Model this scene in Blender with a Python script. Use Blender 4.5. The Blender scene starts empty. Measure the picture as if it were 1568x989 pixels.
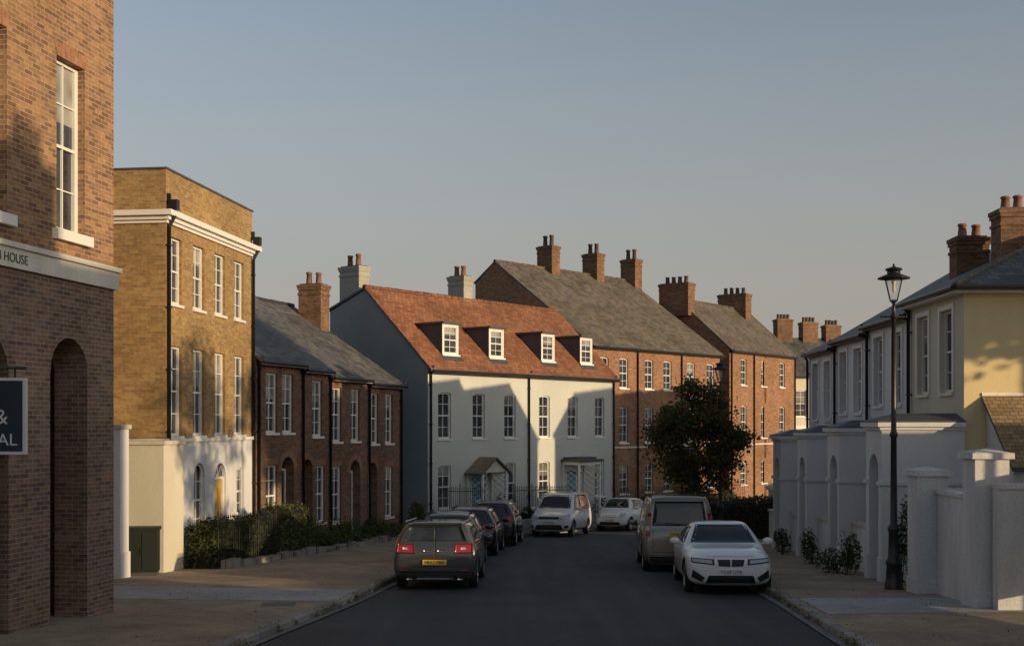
import bpy, math, random
from mathutils import Vector, Matrix
from mathutils.bvhtree import BVHTree
random.seed(7)
R=random.Random(11)
S=bpy.context.scene
COL=S.collection
SL=0.0426
def G(y):
    return -(2.46+SL*max(-20.0,min(62.0,y)))
PV=0.11
# ------------------------------------------------------------ materials
MATS={}
def nt(name):
    m=bpy.data.materials.new(name); m.use_nodes=True
    n=m.node_tree.nodes; l=m.node_tree.links
    return m,n,l,n["Principled BSDF"]
def mixrgb(n,l,t,a,b,f):
    x=n.new("ShaderNodeMix"); x.data_type='RGBA'; x.blend_type=t
    for s,v in ((x.inputs[6],a),(x.inputs[7],b),(x.inputs[0],f)):
        if hasattr(v,'is_linked') or hasattr(v,'links'): l.new(v,s)
        else: s.default_value=v if not isinstance(v,tuple) else (v+(1,))[:4]
    return x.outputs[2]
def noise(n,l,co,scale,detail=4,rough=.6):
    x=n.new("ShaderNodeTexNoise"); x.inputs["Scale"].default_value=scale
    x.inputs["Detail"].default_value=detail; x.inputs["Roughness"].default_value=rough
    l.new(co,x.inputs["Vector"]); return x.outputs["Fac"]
def ramp(n,l,fac,a,b,ca,cb):
    x=n.new("ShaderNodeMapRange"); l.new(fac,x.inputs[0])
    x.inputs[1].default_value=a; x.inputs[2].default_value=b; x.inputs[3].default_value=ca; x.inputs[4].default_value=cb
    return x.outputs[0]
def bump(n,l,p,h,strength,dist):
    x=n.new("ShaderNodeBump"); x.inputs["Strength"].default_value=strength; x.inputs["Distance"].default_value=dist
    l.new(h,x.inputs["Height"]); l.new(x.outputs[0],p.inputs["Normal"])
def plain(name,c,rough=.7,var=.15,sc=1.5,fine=30,bmp=.0,metal=0,spec=.5,coat=0,streak=False):
    if name in MATS: return MATS[name]
    m,n,l,p=nt(name)
    tc=n.new("ShaderNodeTexCoord"); co=tc.outputs["Object"]
    if streak:
        mp=n.new("ShaderNodeMapping"); mp.inputs["Scale"].default_value=(1,1,.18); l.new(co,mp.inputs[0]); co2=mp.outputs[0]
    else: co2=co
    f=noise(n,l,co2,sc); f2=noise(n,l,co,fine,2)
    v=ramp(n,l,f,.3,.7,1-var,1+var*.5); v2=ramp(n,l,f2,.3,.7,1-var*.4,1+var*.4)
    mu=n.new("ShaderNodeMath"); mu.operation='MULTIPLY'; l.new(v,mu.inputs[0]); l.new(v2,mu.inputs[1])
    cc=n.new("ShaderNodeCombineColor")
    for i in range(3): l.new(mu.outputs[0],cc.inputs[i])
    l.new(mixrgb(n,l,'MULTIPLY',tuple(c),cc.outputs[0],1.0),p.inputs["Base Color"])
    p.inputs["Roughness"].default_value=rough; p.inputs["Metallic"].default_value=metal
    p.inputs["Specular IOR Level"].default_value=spec; p.inputs["Coat Weight"].default_value=coat
    p.inputs["Coat Roughness"].default_value=.04
    if bmp: bump(n,l,p,f2,.5,bmp)
    MATS[name]=m; return m
def brick(name,c1,c2,mortar,bw=.225,bh=.075,ms=.007,bias=0.0,var=.25,rough=.85,bd=.006,off=.5,big=.5,patch=None,fa=1.0):
    if name in MATS: return MATS[name]
    m,n,l,p=nt(name)
    tc=n.new("ShaderNodeTexCoord"); co=tc.outputs["UV"]
    b=n.new("ShaderNodeTexBrick"); l.new(co,b.inputs["Vector"])
    b.offset=off
    b.inputs["Scale"].default_value=1; b.inputs["Brick Width"].default_value=bw; b.inputs["Row Height"].default_value=bh
    b.inputs["Mortar Size"].default_value=ms; b.inputs["Mortar Smooth"].default_value=.4; b.inputs["Bias"].default_value=bias
    b.inputs["Color1"].default_value=c1+(1,); b.inputs["Color2"].default_value=c2+(1,); b.inputs["Mortar"].default_value=mortar+(1,)
    f=noise(n,l,tc.outputs["Object"],big,5); f2=noise(n,l,tc.outputs["Object"],9,3)
    v=ramp(n,l,f,.3,.7,1-var,1+var*.6); v2=ramp(n,l,f2,.3,.7,1-.18*fa,1+.14*fa)
    mu=n.new("ShaderNodeMath"); mu.operation='MULTIPLY'; l.new(v,mu.inputs[0]); l.new(v2,mu.inputs[1])
    cc=n.new("ShaderNodeCombineColor")
    for i in range(3): l.new(mu.outputs[0],cc.inputs[i])
    col=mixrgb(n,l,'MULTIPLY',b.outputs["Color"],cc.outputs[0],1.0)
    if patch:
        f3=noise(n,l,tc.outputs["Object"],1.3,6,.7)
        col=mixrgb(n,l,'MIX',col,patch,ramp(n,l,f3,.52,.72,0,.55))
    l.new(col,p.inputs["Base Color"]); p.inputs["Roughness"].default_value=rough
    p.inputs["Specular IOR Level"].default_value=.25
    inv=n.new("ShaderNodeMath"); inv.operation='SUBTRACT'; inv.inputs[0].default_value=1; l.new(b.outputs["Fac"],inv.inputs[1])
    ad=n.new("ShaderNodeMath"); ad.operation='MULTIPLY_ADD'; l.new(f2,ad.inputs[0]); ad.inputs[1].default_value=.4*fa; l.new(inv.outputs[0],ad.inputs[2])
    bump(n,l,p,ad.outputs[0],.6,bd)
    MATS[name]=m; return m
def glassmat(name,c,rough=.06):
    if name in MATS: return MATS[name]
    m,n,l,p=nt(name); p.inputs["Base Color"].default_value=c+(1,); p.inputs["Roughness"].default_value=rough
    p.inputs["Specular IOR Level"].default_value=.8
    tc=n.new("ShaderNodeTexCoord"); f=noise(n,l,tc.outputs["Object"],2.2,2); bump(n,l,p,f,.25,.02)
    f2=noise(n,l,tc.outputs["Object"],1.1,2)
    l.new(mixrgb(n,l,'MIX',c,tuple(x*2.6 for x in c),ramp(n,l,f2,.4,.65,0,1)),p.inputs["Base Color"])
    MATS[name]=m; return m
BR_NEAR=brick("brown_multi_brick",(.38,.215,.11),(.17,.088,.055),(.34,.28,.20),patch=(.24,.18,.12),var=.22,ms=.009)
BR_NEAR_LOW=brick("weathered_purple_brick",(.27,.17,.115),(.13,.085,.07),(.32,.27,.22),patch=(.33,.27,.21),var=.28,ms=.009)
BR_YEL=brick("yellow_stock_brick",(.39,.26,.11),(.26,.155,.068),(.34,.27,.17),var=.22,patch=(.26,.18,.10))
BR_BRN=brick("dark_brown_brick",(.22,.125,.08),(.12,.065,.05),(.24,.19,.14),var=.25)
BR_RED=brick("brown_red_brick",(.34,.18,.10),(.19,.095,.06),(.30,.23,.16),var=.25,patch=(.24,.15,.09))
BR_CHIM=brick("chimney_brick",(.23,.13,.075),(.125,.068,.045),(.22,.17,.12),var=.35)
SOLD=brick("soldier_brick",(.34,.17,.09),(.25,.115,.065),(.28,.21,.15),bw=.075,bh=.225,off=0)
SOLD_Y=brick("soldier_yellow_brick",(.38,.25,.12),(.30,.18,.085),(.33,.25,.14),bw=.075,bh=.225,off=0)
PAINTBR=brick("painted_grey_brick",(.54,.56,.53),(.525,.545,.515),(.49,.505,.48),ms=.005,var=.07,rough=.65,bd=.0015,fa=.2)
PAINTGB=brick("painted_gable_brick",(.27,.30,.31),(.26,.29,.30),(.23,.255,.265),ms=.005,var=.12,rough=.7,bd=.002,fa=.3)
PAINTCH=brick("painted_chimney_brick",(.38,.37,.33),(.35,.34,.31),(.28,.28,.26),ms=.006,var=.2,rough=.75,bd=.003,fa=.6)
SLATE=brick("slate_roof",(.15,.15,.14),(.075,.075,.077),(.03,.03,.03),bw=.3,bh=.22,ms=.009,var=.3,rough=.55,bd=.016,patch=(.16,.15,.11))
SLATE2=brick("stone_slate_roof",(.19,.165,.13),(.10,.09,.075),(.05,.045,.04),bw=.3,bh=.24,ms=.01,var=.3,rough=.75,bd=.018,patch=(.18,.16,.105))
REDTILE=brick("red_clay_tile",(.33,.15,.08),(.20,.085,.05),(.08,.04,.026),bw=.24,bh=.17,ms=.011,var=.32,rough=.8,bd=.02,patch=(.19,.115,.065))
TANTILE=brick("tan_clay_tile",(.40,.29,.17),(.27,.19,.11),(.13,.09,.06),bw=.19,bh=.13,ms=.01,var=.25,bd=.018)
RENDER=plain("white_render",(.66,.67,.685),.8,.14,.8,25,.002,streak=True)
RENDER_W=plain("weathered_white_render",(.64,.645,.65),.85,.30,1.2,22,.004,streak=True)
CREAM=plain("cream_render",(.72,.59,.33),.8,.08,.8,25,.002,streak=True)
CREAM2=plain("pale_cream_render",(.60,.57,.46),.8,.12,.8,25,.002,streak=True)
WHITE=plain("white_paint",(.74,.73,.70),.45,.06)
STONE=plain("pale_stone",(.55,.52,.46),.8,.18,2,30,.002)
BAND=plain("painted_stone_band",(.68,.65,.58),.8,.22,1.5,30,.002,streak=True)
LEAD=plain("grey_lead",(.07,.075,.085),.5,.2)
BLACKM=plain("black_painted_metal",(.018,.018,.02),.4,.2)
GLD=glassmat("window_glass",(.018,.022,.028)); GLB=glassmat("window_glass_curtained",(.13,.13,.12),.12)
POT=plain("terracotta_pot",(.22,.11,.07),.8,.3)
POT2=plain("dark_pot",(.10,.07,.055),.8,.3)
DBLUE=plain("blue_door_paint",(.10,.28,.40),.35,.1)
DGRN=plain("dark_door_paint",(.03,.06,.05),.35,.1)
DYEL=plain("ochre_door_paint",(.50,.32,.06),.4,.1)
# ------------------------------------------------------------ builder
def uvs_for(pts):
    nx=ny=nz=0.0
    k=len(pts)
    for i in range(k):
        a=pts[i]; b=pts[(i+1)%k]
        nx+=(a[1]-b[1])*(a[2]+b[2]); ny+=(a[2]-b[2])*(a[0]+b[0]); nz+=(a[0]-b[0])*(a[1]+b[1])
    L=math.sqrt(nx*nx+ny*ny+nz*nz) or 1
    nx/=L;ny/=L;nz/=L
    h=math.hypot(nx,ny)
    if h<.05: return [(p[0],p[1]) for p in pts]
    tx,ty=-ny/h,nx/h
    vx=-nz*ty; vy=nz*tx; vz=nx*ty-ny*tx
    if vz<0: vx,vy,vz=-vx,-vy,-vz
    return [(p[0]*tx+p[1]*ty, p[0]*vx+p[1]*vy+p[2]*vz) for p in pts]
class Fr:
    def __init__(s,x,y,dx,dy,side=1):
        L=math.hypot(dx,dy); s.x=x;s.y=y;s.dx=dx/L;s.dy=dy/L
        s.nx=s.dy*side; s.ny=-s.dx*side
    def P(s,t,n,z): return (s.x+s.dx*t+s.nx*n, s.y+s.dy*t+s.ny*n, z)
class B:
    def __init__(s,name,x,y,z=0):
        s.name=name; s.o=(x,y,z); s.d={}
        s.e=bpy.data.objects.new(name,None); s.e.location=s.o; s.e.empty_display_size=.3; COL.objects.link(s.e)
    def face(s,key,mat,pts,smooth=False):
        k=s.d.setdefault(key,dict(m=mat,v=[],f=[],uv=[],sm=[]))
        b=len(k['v']); k['v']+= [(p[0]-s.o[0],p[1]-s.o[1],p[2]-s.o[2]) for p in pts]
        k['f'].append(tuple(range(b,b+len(pts)))); k['uv']+=uvs_for(pts); k['sm'].append(smooth)
    def box(s,fr,key,mat,t0,t1,n0,n1,z0,z1):
        P=fr.P
        c=[P(t0,n0,z0),P(t1,n0,z0),P(t1,n1,z0),P(t0,n1,z0),P(t0,n0,z1),P(t1,n0,z1),P(t1,n1,z1),P(t0,n1,z1)]
        for q in ((0,1,2,3),(4,5,6,7),(0,1,5,4),(1,2,6,5),(2,3,7,6),(3,0,4,7)):
            s.face(key,mat,[c[i] for i in q])
    def cyl(s,key,mat,a,b,ra,rb,seg=10,cap=True):
        a=Vector(a);b=Vector(b); d=(b-a).normalized()
        u=d.orthogonal().normalized(); w=d.cross(u)
        A=[a+(u*math.cos(6.2832*i/seg)+w*math.sin(6.2832*i/seg))*ra for i in range(seg)]
        Bq=[b+(u*math.cos(6.2832*i/seg)+w*math.sin(6.2832*i/seg))*rb for i in range(seg)]
        for i in range(seg):
            j=(i+1)%seg; s.face(key,mat,[A[i],A[j],Bq[j],Bq[i]],True)
        if cap: s.face(key,mat,Bq); s.face(key,mat,A)
    def lathe(s,key,mat,x,y,prof,seg=12):
        for (r0,z0),(r1,z1) in zip(prof[:-1],prof[1:]):
            for i in range(seg):
                a=6.2832*i/seg; b=6.2832*(i+1)/seg
                s.face(key,mat,[(x+r0*math.cos(a),y+r0*math.sin(a),z0),(x+r0*math.cos(b),y+r0*math.sin(b),z0),(x+r1*math.cos(b),y+r1*math.sin(b),z1),(x+r1*math.cos(a),y+r1*math.sin(a),z1)],True)
    def finish(s):
        for key,k in s.d.items():
            me=bpy.data.meshes.new(key); me.from_pydata(k['v'],[],k['f'])
            uv=me.uv_layers.new(name="UVMap"); flat=[c for p in k['uv'] for c in p]; uv.data.foreach_set("uv",flat)
            me.polygons.foreach_set("use_smooth",k['sm'])
            me.materials.append(k['m']); me.update()
            if any(k['sm']):
                import bmesh
                bm=bmesh.new(); bm.from_mesh(me); bmesh.ops.remove_doubles(bm,verts=bm.verts,dist=1e-4); bm.to_mesh(me); bm.free()
            o=bpy.data.objects.new(key,me); o.parent=s.e; COL.objects.link(o)
        return s.e
    def arc(s,op,k=10,grow=0):
        w=(op['t1']-op['t0'])/2; h=min(op['rise'],w); tc=(op['t0']+op['t1'])/2
        Rr=(w*w+h*h)/(2*h); zc=op['z1']-Rr
        th=math.asin(min(1,w/Rr))
        return [(tc+(Rr+grow)*math.sin(-th+2*th*i/k), zc+(Rr+grow)*math.cos(-th+2*th*i/k)) for i in range(k+1)]
    def wall(s,fr,key,mat,t0,t1,z0,z1,ops=(),n=0,depth=.11,sill=WHITE,lint=None,archm=None,bars=2):
        ts=sorted({t0,t1}|{o['t0'] for o in ops}|{o['t1'] for o in ops}); zs=sorted({z0,z1}|{o['z0'] for o in ops}|{o['z1'] for o in ops})
        for a,b in zip(ts[:-1],ts[1:]):
            for c,d in zip(zs[:-1],zs[1:]):
                tm,zm=(a+b)/2,(c+d)/2
                if any(o['t0']<tm<o['t1'] and o['z0']<zm<o['z1'] for o in ops): continue
                s.face(key,mat,[fr.P(a,n,c),fr.P(b,n,c),fr.P(b,n,d),fr.P(a,n,d)])
        for o in ops:
            a,b,c,d=o['t0'],o['t1'],o['z0'],o['z1']; dp=o.get('depth',depth); rise=o.get('rise',0)
            zt=d-min(rise,(b-a)/2) if rise else d
            P=fr.P
            s.face(key,mat,[P(a,n,c),P(a,n-dp,c),P(a,n-dp,zt),P(a,n,zt)])
            s.face(key,mat,[P(b,n,c),P(b,n-dp,c),P(b,n-dp,zt),P(b,n,zt)])
            s.face(key,mat,[P(a,n,c),P(b,n,c),P(b,n-dp,c),P(a,n-dp,c)])
            if rise:
                A=s.arc(o)
                for (x0,h0),(x1,h1) in zip(A[:-1],A[1:]):
                    s.face(key,mat,[P(x0,n,h0),P(x1,n,h1),P(x1,n,d+1e-4),P(x0,n,d+1e-4)])
                    s.face(key,mat,[P(x0,n,h0),P(x1,n,h1),P(x1,n-dp,h1),P(x0,n-dp,h0)])
                am=archm or lint
                if am:
                    A2=s.arc(o,grow=.2)
                    for i in range(len(A)-1):
                        s.face('brick_arches',am,[P(A[i][0],n+.005,A[i][1]),P(A[i+1][0],n+.005,A[i+1][1]),P(A2[i+1][0],n+.005,A2[i+1][1]),P(A2[i][0],n+.005,A2[i][1])])
            else:
                s.face(key,mat,[P(a,n,d),P(b,n,d),P(b,n-dp,d),P(a,n-dp,d)])
                if lint: s.face('lintels',lint,[P(a,n+.005,d),P(b,n+.005,d),P(b+.09,n+.005,d+.225),P(a-.09,n+.005,d+.225)])
            kd=o.get('kind','sash')
            if kd=='sash':
                s.sash(fr,a,b,c,d,n-dp,o.get('bars',bars),rise,o)
                if sill: s.box(fr,'sills',sill,a-.05,b+.05,n-dp+.02,n+.06,c-.075,c-.002)
            elif kd=='door':
                s.box(fr,'door_frame',WHITE,a,a+.06,n-dp-.05,n-dp+.04,c,zt); s.box(fr,'door_frame',WHITE,b-.06,b,n-dp-.05,n-dp+.04,c,zt)
                dm=o.get('mat',DGRN)
                s.box(fr,'door',dm,a+.06,b-.06,n-dp-.04,n-dp,c,zt-.04)
                w=b-a
                for q in (0,1):
                    for (u0,u1) in ((.1,.38),(.45,.9)):
                        tt=a+.12+q*(w/2-.08); hh=zt-c
                        s.box(fr,'door_panels',dm,tt,tt+w/2-.17,n-dp+.001,n-dp+.018,c+hh*u0,c+hh*u1)
                if rise:
                    s.face('glass',GLD,[P(a,n-dp-.01,zt-.04),P(b,n-dp-.01,zt-.04),P(b,n-dp-.01,d),P(a,n-dp-.01,d)])
                    s.box(fr,'door_frame',WHITE,a+.06,b-.06,n-dp-.05,n-dp+.03,zt-.04,zt+.03)
                    tc=(a+b)/2
                    for g in (-.5,0,.5):
                        s.cyl('fanlight_bars',WHITE,P(tc,n-dp+.005,zt),P(tc+(b-a)/2*math.sin(g*1.4),n-dp+.005,zt+(d-zt)*math.cos(g*1.4)*.98),.012,.012,5)
    def sash(s,fr,a,b,c,d,n,bars,rise,o):
        fw=o.get('fw',.06)
        bx=lambda t0,t1,n0,n1,z0,z1:s.box(fr,'window_frames',WHITE,t0,t1,n0,n1,z0,z1)
        bx(a,a+fw,n-.06,n+.03,c,d); bx(b-fw,b,n-.06,n+.03,c,d)
        bx(a+fw,b-fw,n-.06,n+.028,c,c+.07); bx(a+fw,b-fw,n-.06,n+.028,d-.06,d)
        zm=c+(d-c)*o.get('meet',.5)
        bx(a+fw,b-fw,n-.06,n+.022,zm-.025,zm+.025)
        w=b-a-2*fw
        for i in range(1,bars):
            tt=a+fw+w*i/bars
            bx(tt-.012,tt+.012,n-.03,n+.008,c+.07,zm-.025); bx(tt-.012,tt+.012,n-.03,n+.016,zm+.025,d-.06)
        for (z0,z1,nn) in ((c,zm,.006),(zm,d,.014)):
            zz=(z0+z1)/2; bx(a+fw,b-fw,n-.03,n+nn,zz-.011,zz+.011)
        if rise:
            A=s.arc(o); A2=s.arc(o,grow=-.06)
            for i in range(len(A)-1):
                s.face('window_arch_frames',WHITE,[fr.P(A[i][0],n+.034,A[i][1]),fr.P(A[i+1][0],n+.034,A[i+1][1]),fr.P(A2[i+1][0],n+.034,A2[i+1][1]),fr.P(A2[i][0],n+.034,A2[i][1])])
        g=R.random()
        def gl(z0,z1,nn):
            s.face('glass',GLD,[fr.P(a,nn,z0),fr.P(b,nn,z0),fr.P(b,nn,z1),fr.P(a,nn,z1)])
        gl(c,zm,n-.035); gl(zm,d,n-.02)
        if g<.55:
            hh=R.uniform(.25,.6); zlo=max(zm+.03,d-(d-zm)*hh*1.6)
            s.face('blinds',GLB,[fr.P(a+fw,n-.016,zlo),fr.P(b-fw,n-.016,zlo),fr.P(b-fw,n-.016,d-.05),fr.P(a+fw,n-.016,d-.05)])
    def slab(s,key,mat,p,th=.09):
        q=[(a[0],a[1],a[2]-th) for a in p]
        s.face(key,mat,p)
        s.face(key+'_underside',LEAD,q)
        for i in range(len(p)):
            j=(i+1)%len(p); s.face(key+'_edge',LEAD,[p[i],p[j],q[j],q[i]])
    def gable(s,fr,t0,t1,z0,ze,a,zr,b,zb,wall,roof,over=.22,ends=(1,1),ov=.08,endmat=None,gutter=True):
        P=fr.P; e=(zr-ze)/a
        s.slab('roof',roof,[P(t0-ov,over,ze-over*e+.1),P(t1+ov,over,ze-over*e+.1),P(t1+ov,-a,zr+.1),P(t0-ov,-a,zr+.1)])
        s.slab('roof_rear',roof,[P(t0-ov,-a,zr+.099),P(t1+ov,-a,zr+.099),P(t1+ov,-b-.1,zb+.1),P(t0-ov,-b-.1,zb+.1)])
        em=endmat or wall
        for f,t in zip(ends,(t0,t1)):
            if f: s.face('end_walls',em,[P(t,0,z0),P(t,0,ze),P(t,-a,zr),P(t,-b,zb),P(t,-b,z0)])
        s.face('rear_wall',wall,[P(t0,-b,z0),P(t1,-b,z0),P(t1,-b,zb),P(t0,-b,zb)])
        k=max(1,int((t1-t0)/.45)); w=(t1-t0+2*ov)/k
        for i in range(k):
            q=t0-ov+i*w; dz=R.uniform(-.008,.008)
            s.cyl('ridge_tiles',roof if roof!=SLATE else LEAD,P(q,-a,zr+.1+dz),P(q+w*.97,-a,zr+.1+dz),.10,.092,7)
        if gutter:
            zg=ze-over*e+.03
            s.cyl('gutter',BLACKM,P(t0,over+.05,zg),P(t1,over+.05,zg),.06,.06,8)
            s.box(fr,'fascia',BLACKM,t0,t1,over-.05,over-.01,zg-.09,zg+.05)
            s.box(fr,'soffit',BLACKM,t0,t1,.003,over-.052,zg-.09,zg-.05)
    def pipe(s,fr,t,zt,zb,n=.07,r=.045):
        s.cyl('downpipes',BLACKM,fr.P(t,n,zt),fr.P(t,n,zb),r,r,8)
        s.cyl('downpipes',BLACKM,fr.P(t,n,zt-.02),fr.P(t,n+.16,zt+.28),r,r,8)
        z=zt-.5
        while z>zb: s.box(fr,'pipe_brackets',BLACKM,t-.07,t+.07,.003,n+.05,z,z+.04); z-=1.6
    def chimney(s,fr,tc,nc,w,d,z0,z1,pots,mat,pot=POT,ph=.5,pr=.12,along='n'):
        bx=lambda g,za,zb,key='chimney_stack',m=mat:s.box(fr,key,m,tc-w/2-g,tc+w/2+g,nc-d/2-g,nc+d/2+g,za,zb)
        bx(0,z0,z1-.42); bx(.03,z1-.42,z1-.34); bx(.0,z1-.34,z1-.2); bx(.035,z1-.2,z1-.1); bx(.06,z1-.1,z1)
        bx(-.04,z1,z1+.05,'chimney_flaunching',LEAD)
        for i in range(pots):
            f=(i+.5)/pots-.5
            t=tc+(f*w*.85 if along=='t' else 0); n=nc+(f*d*.85 if along=='n' else 0)
            x,y,_=fr.P(t,n,0); z=z1+.04; hh=ph*R.uniform(.93,1.05)
            s.lathe('chimney_pots',pot,x,y,[(pr*1.05,z),(pr,z+.1),(pr*.82,z+hh*.8),(pr*1.05,z+hh*.82),(pr*1.05,z+hh*.93),(pr*.85,z+hh),(pr*.6,z+hh),(pr*.6,z+hh-.15)],10)
def W(t,w,z0,z1,**k): return dict(t0=t-w/2,t1=t+w/2,z0=z0,z1=z1,**k)
# ------------------------------------------------------------ ground, road, pavement
def gridobj(name,rows,mat,smooth=False):
    v=[];f=[]
    k=len(rows[0])
    for r in rows: v+=r
    for i in range(len(rows)-1):
        for j in range(k-1): f.append((i*k+j,i*k+j+1,(i+1)*k+j+1,(i+1)*k+j))
    me=bpy.data.meshes.new(name); me.from_pydata(v,[],f)
    u=me.uv_layers.new(name="UVMap")
    for p in me.polygons:
        for li in p.loop_indices:
            c=me.vertices[me.loops[li].vertex_index].co; u.data[li].uv=(c.x,c.y)
    me.materials.append(mat); o=bpy.data.objects.new(name,me); COL.objects.link(o); return o
def asphalt():
    m,n,l,p=nt("asphalt"); tc=n.new("ShaderNodeTexCoord"); co=tc.outputs["Object"]
    f=noise(n,l,co,120,2); f1=noise(n,l,co,.35,4); mp=n.new("ShaderNodeMapping"); mp.inputs["Scale"].default_value=(1.3,.06,1); mp.inputs["Rotation"].default_value=(0,0,-.06); l.new(co,mp.inputs[0])
    f2=noise(n,l,mp.outputs[0],1.1,3)
    c=mixrgb(n,l,'MIX',(.036,.037,.040),(.060,.060,.062),ramp(n,l,f,.3,.7,0,1))
    c=mixrgb(n,l,'MULTIPLY',c,(.66,.66,.68),ramp(n,l,f1,.4,.65,0,.8))
    c=mixrgb(n,l,'MULTIPLY',c,(1.65,1.6,1.52),ramp(n,l,f2,.42,.7,0,.9))
    wv=noise(n,l,co,.9,3); ad=n.new("ShaderNodeMixRGB"); ad.inputs[0].default_value=.12; l.new(co,ad.inputs[1]); l.new(wv,ad.inputs[2])
    v=n.new("ShaderNodeTexVoronoi"); v.feature='DISTANCE_TO_EDGE'; v.inputs["Scale"].default_value=.16; l.new(ad.outputs[0],v.inputs["Vector"])
    c=mixrgb(n,l,'MULTIPLY',c,(.55,.55,.56),ramp(n,l,v.outputs[0],.0,.006,.7,0))
    l.new(c,p.inputs["Base Color"]); p.inputs["Roughness"].default_value=.8; p.inputs["Specular IOR Level"].default_value=.35
    bump(n,l,p,f,.5,.006); return m
def gravel():
    m,n,l,p=nt("buff_gravel_paving"); tc=n.new("ShaderNodeTexCoord"); co=tc.outputs["Object"]
    v=n.new("ShaderNodeTexVoronoi"); v.inputs["Scale"].default_value=30; l.new(co,v.inputs["Vector"])
    f1=noise(n,l,co,.5,5); f=noise(n,l,co,45,2); f3=noise(n,l,co,3,4)
    c=mixrgb(n,l,'MIX',(.48,.38,.26),(.27,.205,.135),ramp(n,l,f,.35,.65,0,1))
    c=mixrgb(n,l,'MULTIPLY',c,(.72,.71,.70),ramp(n,l,f1,.42,.62,0,1))
    c=mixrgb(n,l,'MULTIPLY',c,(.82,.81,.80),ramp(n,l,f3,.45,.6,0,1))
    l.new(c,p.inputs["Base Color"]); p.inputs["Roughness"].default_value=.9; bump(n,l,p,v.outputs["Distance"],.6,.012); return m
ASP=asphalt(); GRV=gravel()
KERB=brick("granite_kerb",(.34,.32,.29),(.26,.24,.22),(.07,.065,.06),bw=.9,bh=4,ms=.014,var=.3,off=0)
SLABS=brick("pale_setts",(.46,.46,.45),(.37,.37,.365),(.22,.22,.21),bw=.21,bh=.105,ms=.008,var=.2,bd=.004)
GRASSY=plain("field_ground",(.10,.11,.05),.95,.4,.1,3)
gridobj("ground",[[(x,y,G(y)-.25) for x in (-1500,-60,60,1500)] for y in (-1500,-20,62,1500)],GRASSY)
K=[(-20,-8.2,3.6),(-5,-6.4,4.2),(10,-4.95,4.65),(18,-3.95,4.95),(24.5,-3.15,5.35),(30,-2.75,5.5),(38,-2.35,5.6),(44,-2.1,5.75),(47,-2.1,6.6),(49,-1.6,8.2),(51,.0,9.8),(53,.95,11.5),(55.2,1.95,13.2),(57,3.5,14.5),(60,5.4,17),(62,6.9,18.6),(74,16.5,29),(90,28,42),(130,60,78)]
def dens(K,step=1.0):
    out=[]
    for a,b in zip(K[:-1],K[1:]):
        n=max(1,int((b[0]-a[0])/step)) if a[0]>=-5 and a[0]<74 else 1
        for i in range(n):
            f=i/n; out.append(tuple(a[j]+(b[j]-a[j])*f for j in range(3)))
    out.append(K[-1]); return out
KD=dens(K)
for _ in range(3):
    KD=[KD[0]]+[(KD[i][0],)+tuple((KD[i-1][j]+2*KD[i][j]+KD[i+1][j])/4 for j in (1,2)) if abs(KD[i+1][0]-KD[i-1][0])<2.6 else KD[i] for i in range(1,len(KD)-1)]+[KD[-1]]
gridobj("road",[[(a+(b-a)*q,y,G(y)+.03*(1-(2*q-1)**2)) for q in (0,.25,.5,.75,1)] for y,a,b in KD],ASP)
gridobj("pavement",[[(-70,y,G(y)+PV),(-20,y,G(y)+PV),(a-.16,y,G(y)+PV)] for y,a,b in KD],GRV)
gridobj("pavement",[[(b+.16,y,G(y)+PV),(30+b,y,G(y)+PV),(80+b,y,G(y)+PV)] for y,a,b in KD],GRV)
def kerb(idx,sgn):
    rows=[]
    for k in KD:
        y=k[0];x=k[idx]
        g=G(y)
        rows.append([(x+sgn*.18,y,g+PV-.2),(x+sgn*.18,y,g+PV+.012),(x+sgn*.02,y,g+PV+.012),(x,y,g+PV-.01),(x,y,g-.2)])
    o=gridobj("kerb",rows,KERB)
    u=o.data.uv_layers[0]
    for p in o.data.polygons:
        for li in p.loop_indices:
            c=o.data.vertices[o.data.loops[li].vertex_index].co; u.data[li].uv=(c.y,c.x*.2)
kerb(1,-1); kerb(2,1)
CH=plain("concrete_channel",(.20,.19,.175),.85,.35,2,30)
gridobj("gutter_channel",[[(a+.005,y,G(y)+.006),(a+.2,y,G(y)+.022)] for y,a,b in KD],CH)
gridobj("gutter_channel",[[(b-.2,y,G(y)+.022),(b-.005,y,G(y)+.006)] for y,a,b in KD],CH)
def drive(name,pts):
    gridobj(name,[[(p[0],p[1],G(p[1])+PV+.005) for p in r] for r in pts],SLABS)
drive("paved_crossing",[[(-10.5,24.4),(-3.5,23.6)],[(-10.5,27.2),(-3.05,26.0)]])
drive("paved_crossing",[[(5.45,21.4),(9.6,21.8)],[(5.6,24.2),(9.6,24.4)]])
b=B("drain_cover",-4.2,23,G(23)); f=Fr(-4.6,22.7,1,.1,1); z=G(22.8)+PV+.006
b.box(f,'plate',LEAD,0,.6,-.45,0,z-.03,z+.006); b.finish()
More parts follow.
